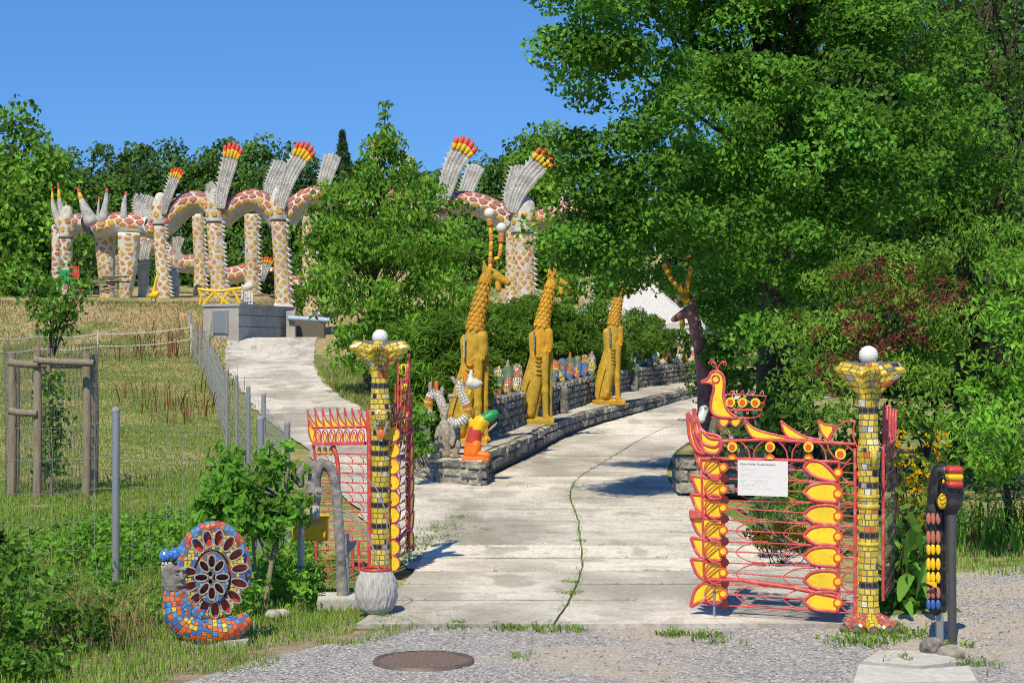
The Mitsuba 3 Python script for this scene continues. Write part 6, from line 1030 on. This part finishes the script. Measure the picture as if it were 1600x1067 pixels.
# ---------------------------------------------------------------- concrete shed and the things on it
zt = W(372, 478, 61)[2]; c0, cl_, cr = on(373, 61), on(318, 62.2), on(458, 68)
sh = thing('concrete_shed', 'low grey concrete shed with a grey metal door at the top of the path', 'shed'); fl_ = np.array([c0[:2], cl_[:2], cl_[:2] + (cr - c0)[:2], cr[:2]]); e = trimesh.creation.extrude_polygon(Polygon(fl_), zt - 1.9, engine='earcut'); v = np.array(e.vertices) + [0, 0, 1.9]; part(sh, 'wall', (v, np.array(e.faces)), 'concrete_wall')
e = trimesh.creation.extrude_polygon(Polygon(fl_).buffer(.06, join_style=2), .09, engine='earcut'); part(sh, 'roof_slab', (np.array(e.vertices) + [0, 0, zt], np.array(e.faces)), 'concrete_wall')
ex = unit((c0 - cl_) * [1, 1, 0]); nf = np.array([ex[1], -ex[0], 0]); mid = W(346, 504, 61.6); dr = part(sh, 'door', xf(box((0, 0, 0), (.66, .05, .72)), frame(mid + nf * .06, ex, -nf, (0, 0, 1))), 'steel'); part(dr, 'frame', [xf(box(c, sz), frame(mid + nf * .06, ex, -nf, (0, 0, 1))) for c, sz in (((-.36, 0, 0), (.06, .07, .78)), ((.36, 0, 0), (.06, .07, .78)), ((0, 0, .39), (.78, .07, .06)))], 'wire_pale')
for h in (.35, .75): 
    ex2 = unit((cr - c0) * [1, 1, 0]); part(sh, 'joint', xf(box((0, 0, 0), (7.2, .012, .03)), frame((c0 + cr) / 2 + [0, 0, h + .1] - np.array([-ex2[1], ex2[0], 0]) * .004, ex2, np.array([-ex2[1], ex2[0], 0]), (0, 0, 1))), 'mortar')
rw = thing('retaining_wall', 'dark concrete retaining wall with a pale blue pipe right of the shed', 'wall'); a, b = on(458, 67), on(505, 66.5); part(rw, 'wall', rbox((a + b) / 2 + [0, .4, .35], (b[0] - a[0], .5, .95), .03), 'mortar', True); part(rw, 'pipe', rod(W(450, 497, 66), W(515, 500, 66), .09, 10), 'tarp_blue', True); part(rw, 'pillar', rbox(on(455, 66.3) + [0, 0, .45], (.34, .34, 1.1), .03), 'concrete_wall', True)
tb = thing('yellow_trestle', 'yellow branching trestle standing on the concrete shed', 'sculpture'); dd = 62.2
for l, r in (([(310, 452), (340, 455), (377, 450)], .055), ([(318, 476), (330, 462), (340, 454)], .05), ([(330, 452), (345, 466), (358, 476)], .05), ([(345, 476), (352, 462), (360, 454)], .045), ([(362, 452), (370, 464), (375, 476)], .05), ([(310, 452), (314, 464), (312, 476)], .04)): part(tb, 'branch', tube(spline([W(x, y, dd) for x, y in l], 10), r, 7, True, 1, True), 'paint_yellow', True)
ws = thing('white_seat', 'white latticed throne beside the yellow trestle', 'seat'); part(ws, 'back', blend([chain([(*W(383, 450, 63), .12), (*W(390, 447, 63), .16)]), chain([(*W(383, 462, 63), .14), (*W(392, 476, 63), .16)])], .08, 4), 'dragon_bright', True); part(ws, 'lattice', [box(W(381 + i * 4.3, 458 + j * 5.5, 62.7), (.075, .08, .095)) for i in range(4) for j in range(4)], 'dragon_bright', False, 'stuff'); part(ws, 'post', rod(W(378.5, 444, 62.6), W(378.5, 478, 62.6), .035), 'dragon_bright', True)
yb = thing('yellow_bird_figure', 'small yellow long necked figure in the grass below the viaduct', 'statue'); dd = 69; part(yb, 'body', blend([chain([(*W(234, 462, dd), .08), (*W(243, 461, dd), .13), (*W(246, 458, dd), .10)]), chain([(*W(240, 458, dd), .08), (*W(242, 445, dd), .055), (*W(245, 434, dd), .05), (*W(248, 433, dd), .03)])], .05, 5), 'paint_yellow', True); part(yb, 'leg', [rod(W(x, 462, dd), W(x, 472, dd), .02) for x in (237, 243)], 'paint_blue')
wp_ = thing('wood_pile', 'untidy pile of weathered planks under the low scaled body', 'wood pile'); rg = R_(670)
for i in range(16): x, y = rg.uniform(150, 190), rg.uniform(430, 458); c = W(x, y, 69 + rg.uniform(-.4, .4)); M = frame(c, unit([1, rg.normal() * .3, rg.normal() * .18]), unit([0, 1, 0]), unit([rg.normal() * .05, 0, 1])); part(wp_, 'plank', xf(box((0, 0, 0), (rg.uniform(.6, 1.1), .16, .045)), M), 'wood_grey')
part(wp_, 'top_board', rbox(W(180, 432, 69), (.95, .6, .05), .01), 'wood_grey', True)
def chair(px, py, d, mat, label):
    k = thing('garden_chair', label, 'chair', 'chairs on the hill'); c = W(px, py, d); part(k, 'seat', rbox(c, (.42, .42, .05), .015), mat, True); part(k, 'backrest', rbox(c + [-.05, .2, .30], (.42, .05, .55), .02), mat, True)
    for sx in (-1, 1):
        for sy in (-1, 1): part(k, 'leg', rod(c + [sx * .18, sy * .18, 0], c + [sx * .2, sy * .2, -.45], .02), mat, True)
chair(101, 444, 70, 'paint_green', 'green garden chair at the foot of the leftmost legs'); chair(116, 438, 72, 'paint_red', 'small red garden chair beside the green one')
# tents behind the hedge
for i, (px, py, top, w_, d, m, lab) in enumerate([(1010, 506, 432, 3.0, 60, 'tarp_white', 'white pointed tent roof glimpsed under the oak'), (1075, 520, 470, 2.2, 66, 'tarp_white', 'second white tent, half hidden right of the pointed one'), (925, 502, 468, 1.6, 64, 'tarp_blue', 'pale blue tent roof between second and third giraffe statues')]):
    tk = thing('tent', lab, 'tent', None); c = W(px, py, d); ap = W(px, top, d) - c; g = float(hz(c[0], d)); V = []; n = 6
    for side in range(4):
        a0, a1 = side * math.pi / 2 + .6, (side + 1) * math.pi / 2 + .6
        for t in np.linspace(0, 1, n):
            for u in np.linspace(0, 1, n):
                e_ = np.array([math.cos(a0), math.sin(a0)]) * (1 - u) + np.array([math.cos(a1), math.sin(a1)]) * u; V.append([*(e_ * w_ * (1 - t)), ap[2] * t ** 1.5])
    V = np.array(V) + c; f = []
    for side in range(4):
        for a in range(n - 1):
            for b in range(n - 1): k0 = side * n * n + a * n + b; f.append([k0, k0 + 1, k0 + n + 1, k0 + n])
    part(tk, 'roof', (V, np.array(f)), m, True)
    part(tk, 'valance', [xf(box((0, 0, 0), (w_ * 1.414, .02, .35)), frame(c + [math.cos(a) * w_ * .707, math.sin(a) * w_ * .707, -.17], (-math.sin(a), math.cos(a), 0), (-math.cos(a), -math.sin(a), 0), (0, 0, 1))) for a in (np.arange(4) * math.pi / 2 + .6 + math.pi / 4)], m, False, 'stuff')
    for j in range(4): a = j * math.pi / 2 + .6; part(tk, 'pole', rod((c[0] + math.cos(a) * w_ * .97, c[1] + math.sin(a) * w_ * .97, c[2]), (c[0] + math.cos(a) * w_ * .97, c[1] + math.sin(a) * w_ * .97, g - .1), .04), 'steel', True)
# ---------------------------------------------------------------- fences and the guarded sapling
fk_ = thing('wire_fence', 'wire mesh fence on round galvanised posts along the meadow', 'fence')
posts = [(-60, 13.1, 1.5), (181, 13.75, 1.47), (407, 14.7, 1.36), (449, 17, 1.2), (412, 22, 1.25), (404, 24.3, .95), (388, 24, 1.25), (369.6, 27.5, 1.25), (354.6, 29.5, 1.25), (342, 36, 1.25), (334, 41, 1.25), (326, 46, 1.25), (318.6, 51.5, 1.25), (312, 55, 1.25), (305, 57.5, 1.25), (298, 60, 1.25)]
posts = [p for p in posts if p[0] != 404]; pts = []
for px, d_, h in posts:
    o = on(px, d_); r = .030 if d_ < 16 else .028; k = part(fk_, 'post', tube([o - [0, 0, .1], o + [0, 0, h]], r, 12), 'steel', True); part(k, 'cap', lathe([(r * 1.12, h - .01), (r * 1.12, h + .012), (r * .7, h + .025), (0, h + .028)], 12, o), 'wire_pale', True); pts.append((o, h))
rg = R_(680); wires = []
for i in range(len(pts) - 1):
    (a, ha), (b, hb) = pts[i], pts[i + 1]; L = np.linalg.norm(b - a); r = .0026 if a[1] < 20 else .0034; n = max(2, int(L / (.15 if a[1] < 20 else .3))); hs = np.array([.04, .16, .29, .43, .58, .74, .90]) / .9
    for h in hs:
        t = np.linspace(0, 1, 9); z = h * (ha + (hb - ha) * t) * .93 - .03 * np.sin(np.pi * t) * (h > .3); g = a + (b - a) * t[:, None]; g[:, 2] = hz(g[:, 0], g[:, 1]) + z; g += rg.normal(size=g.shape) * [.004, .004, .006] * (a[1] < 20); wires.append(tube(g, r, 3, False))
    for j in range(1, n):
        t = j / n; g = a + (b - a) * t; g[2] = hz(g[0], g[1]); H = (ha + (hb - ha) * t) * .93 - .03 * math.sin(math.pi * t); k = 7 if a[1] < 20 else 2; q = g + np.outer(np.linspace(.02, 1, k), [0, 0, H]) + rg.normal(size=(k, 3)) * [.006, .006, 0] * (a[1] < 20); wires.append(tube(q, r * .8, 3, False))
        if a[1] < 16:
            for z in hs[1:]: wires.append(ball(g + [0, 0, z * H], .0055, 0))
part(fk_, 'wire_mesh', wires, 'wire_pale', True, 'stuff')
tf = thing('tape_fence', 'white electric tape fence across the upper meadow', 'fence'); tp = [(-10, 56, .95), (60, 57, .95), (153, 58, .95), (298.5, 59.5, .95)]; hh = []
for px, d_, h in tp: o = on(px, d_); part(tf, 'post', tube([o, o + [0, 0, h]], .028, 8), 'dragon_bright' if px > 100 else 'wood_grey', True); hh.append(o)
for i in range(3):
    for z in (.85, .45): t = np.linspace(0, 1, 8); g = hh[i] + (hh[i + 1] - hh[i]) * t[:, None] + np.outer(np.ones(8), [0, 0, z]) - np.outer(np.sin(np.pi * t) * .08, [0, 0, 1]); part(tf, 'tape', tube(g, .018, 4, True, .3), 'dragon_bright')
gk_ = thing('tree_guard', 'wooden stake guard with wire netting around the sapling', 'tree guard'); d = 22.3; st = [(19, 22.0), (58, 21.8), (135, 22.0), (147, 23.0), (66, 23.2), (25, 23.0)]
for i, (px, d_) in enumerate(st): o = on(px, d_); part(gk_, 'stake', tube([o - [0, 0, .1], o + [.01, 0, .9], o + [0, 0, 1.76 - .05 * (i > 2)]], [.052, .050, .047] if i < 4 else [.042] * 3, 10), 'wood_grey', True)
for a, b, y in ((53, 147, 566), (14, 60, 569), (14, 58, 645)): part(gk_, 'rail', tube(spline([W(a, y - 3, 21.75), W((a + b) / 2, y, 21.75), W(b, y + 1, 21.75)], 6), .045, 9), 'wood_grey', True)
part(gk_, 'rail', tube([W(66, 571, 23.1), W(147, 572, 23.0)], .035, 8), 'wood_grey', True)
net = []; cx, cy, rad = on(80, 22.4)[0], 22.4, .55; g0 = float(hz(cx, cy))
for i in range(64): a = i / 64 * 2 * math.pi; net.append(rod((cx + rad * math.cos(a), cy + rad * math.sin(a), g0), (cx + rad * math.cos(a + .3) * 1.05, cy + rad * math.sin(a + .3) * 1.05, g0 + 1.85), .0016, 3)); net.append(rod((cx + rad * math.cos(a), cy + rad * math.sin(a), g0), (cx + rad * math.cos(a - .3) * 1.05, cy + rad * math.sin(a - .3) * 1.05, g0 + 1.85), .0016, 3))
for z in np.linspace(.1, 1.85, 12): th = np.linspace(0, 2 * math.pi, 24); net.append(tube(np.c_[cx + rad * np.cos(th), cy + rad * np.sin(th), th * 0 + g0 + z], .0016, 3, False))
for i in range(10): a = i * .63; net.append(rod((cx + rad * math.cos(a), cy + rad * math.sin(a), g0 + 1.85), (cx + 1.5 * rad * math.cos(a + .4), cy + 1.3 * rad * math.sin(a), g0 + 2.15 + .15 * math.sin(i * 5)), .002, 3))
part(gk_, 'netting', net, 'wire', True, 'stuff')
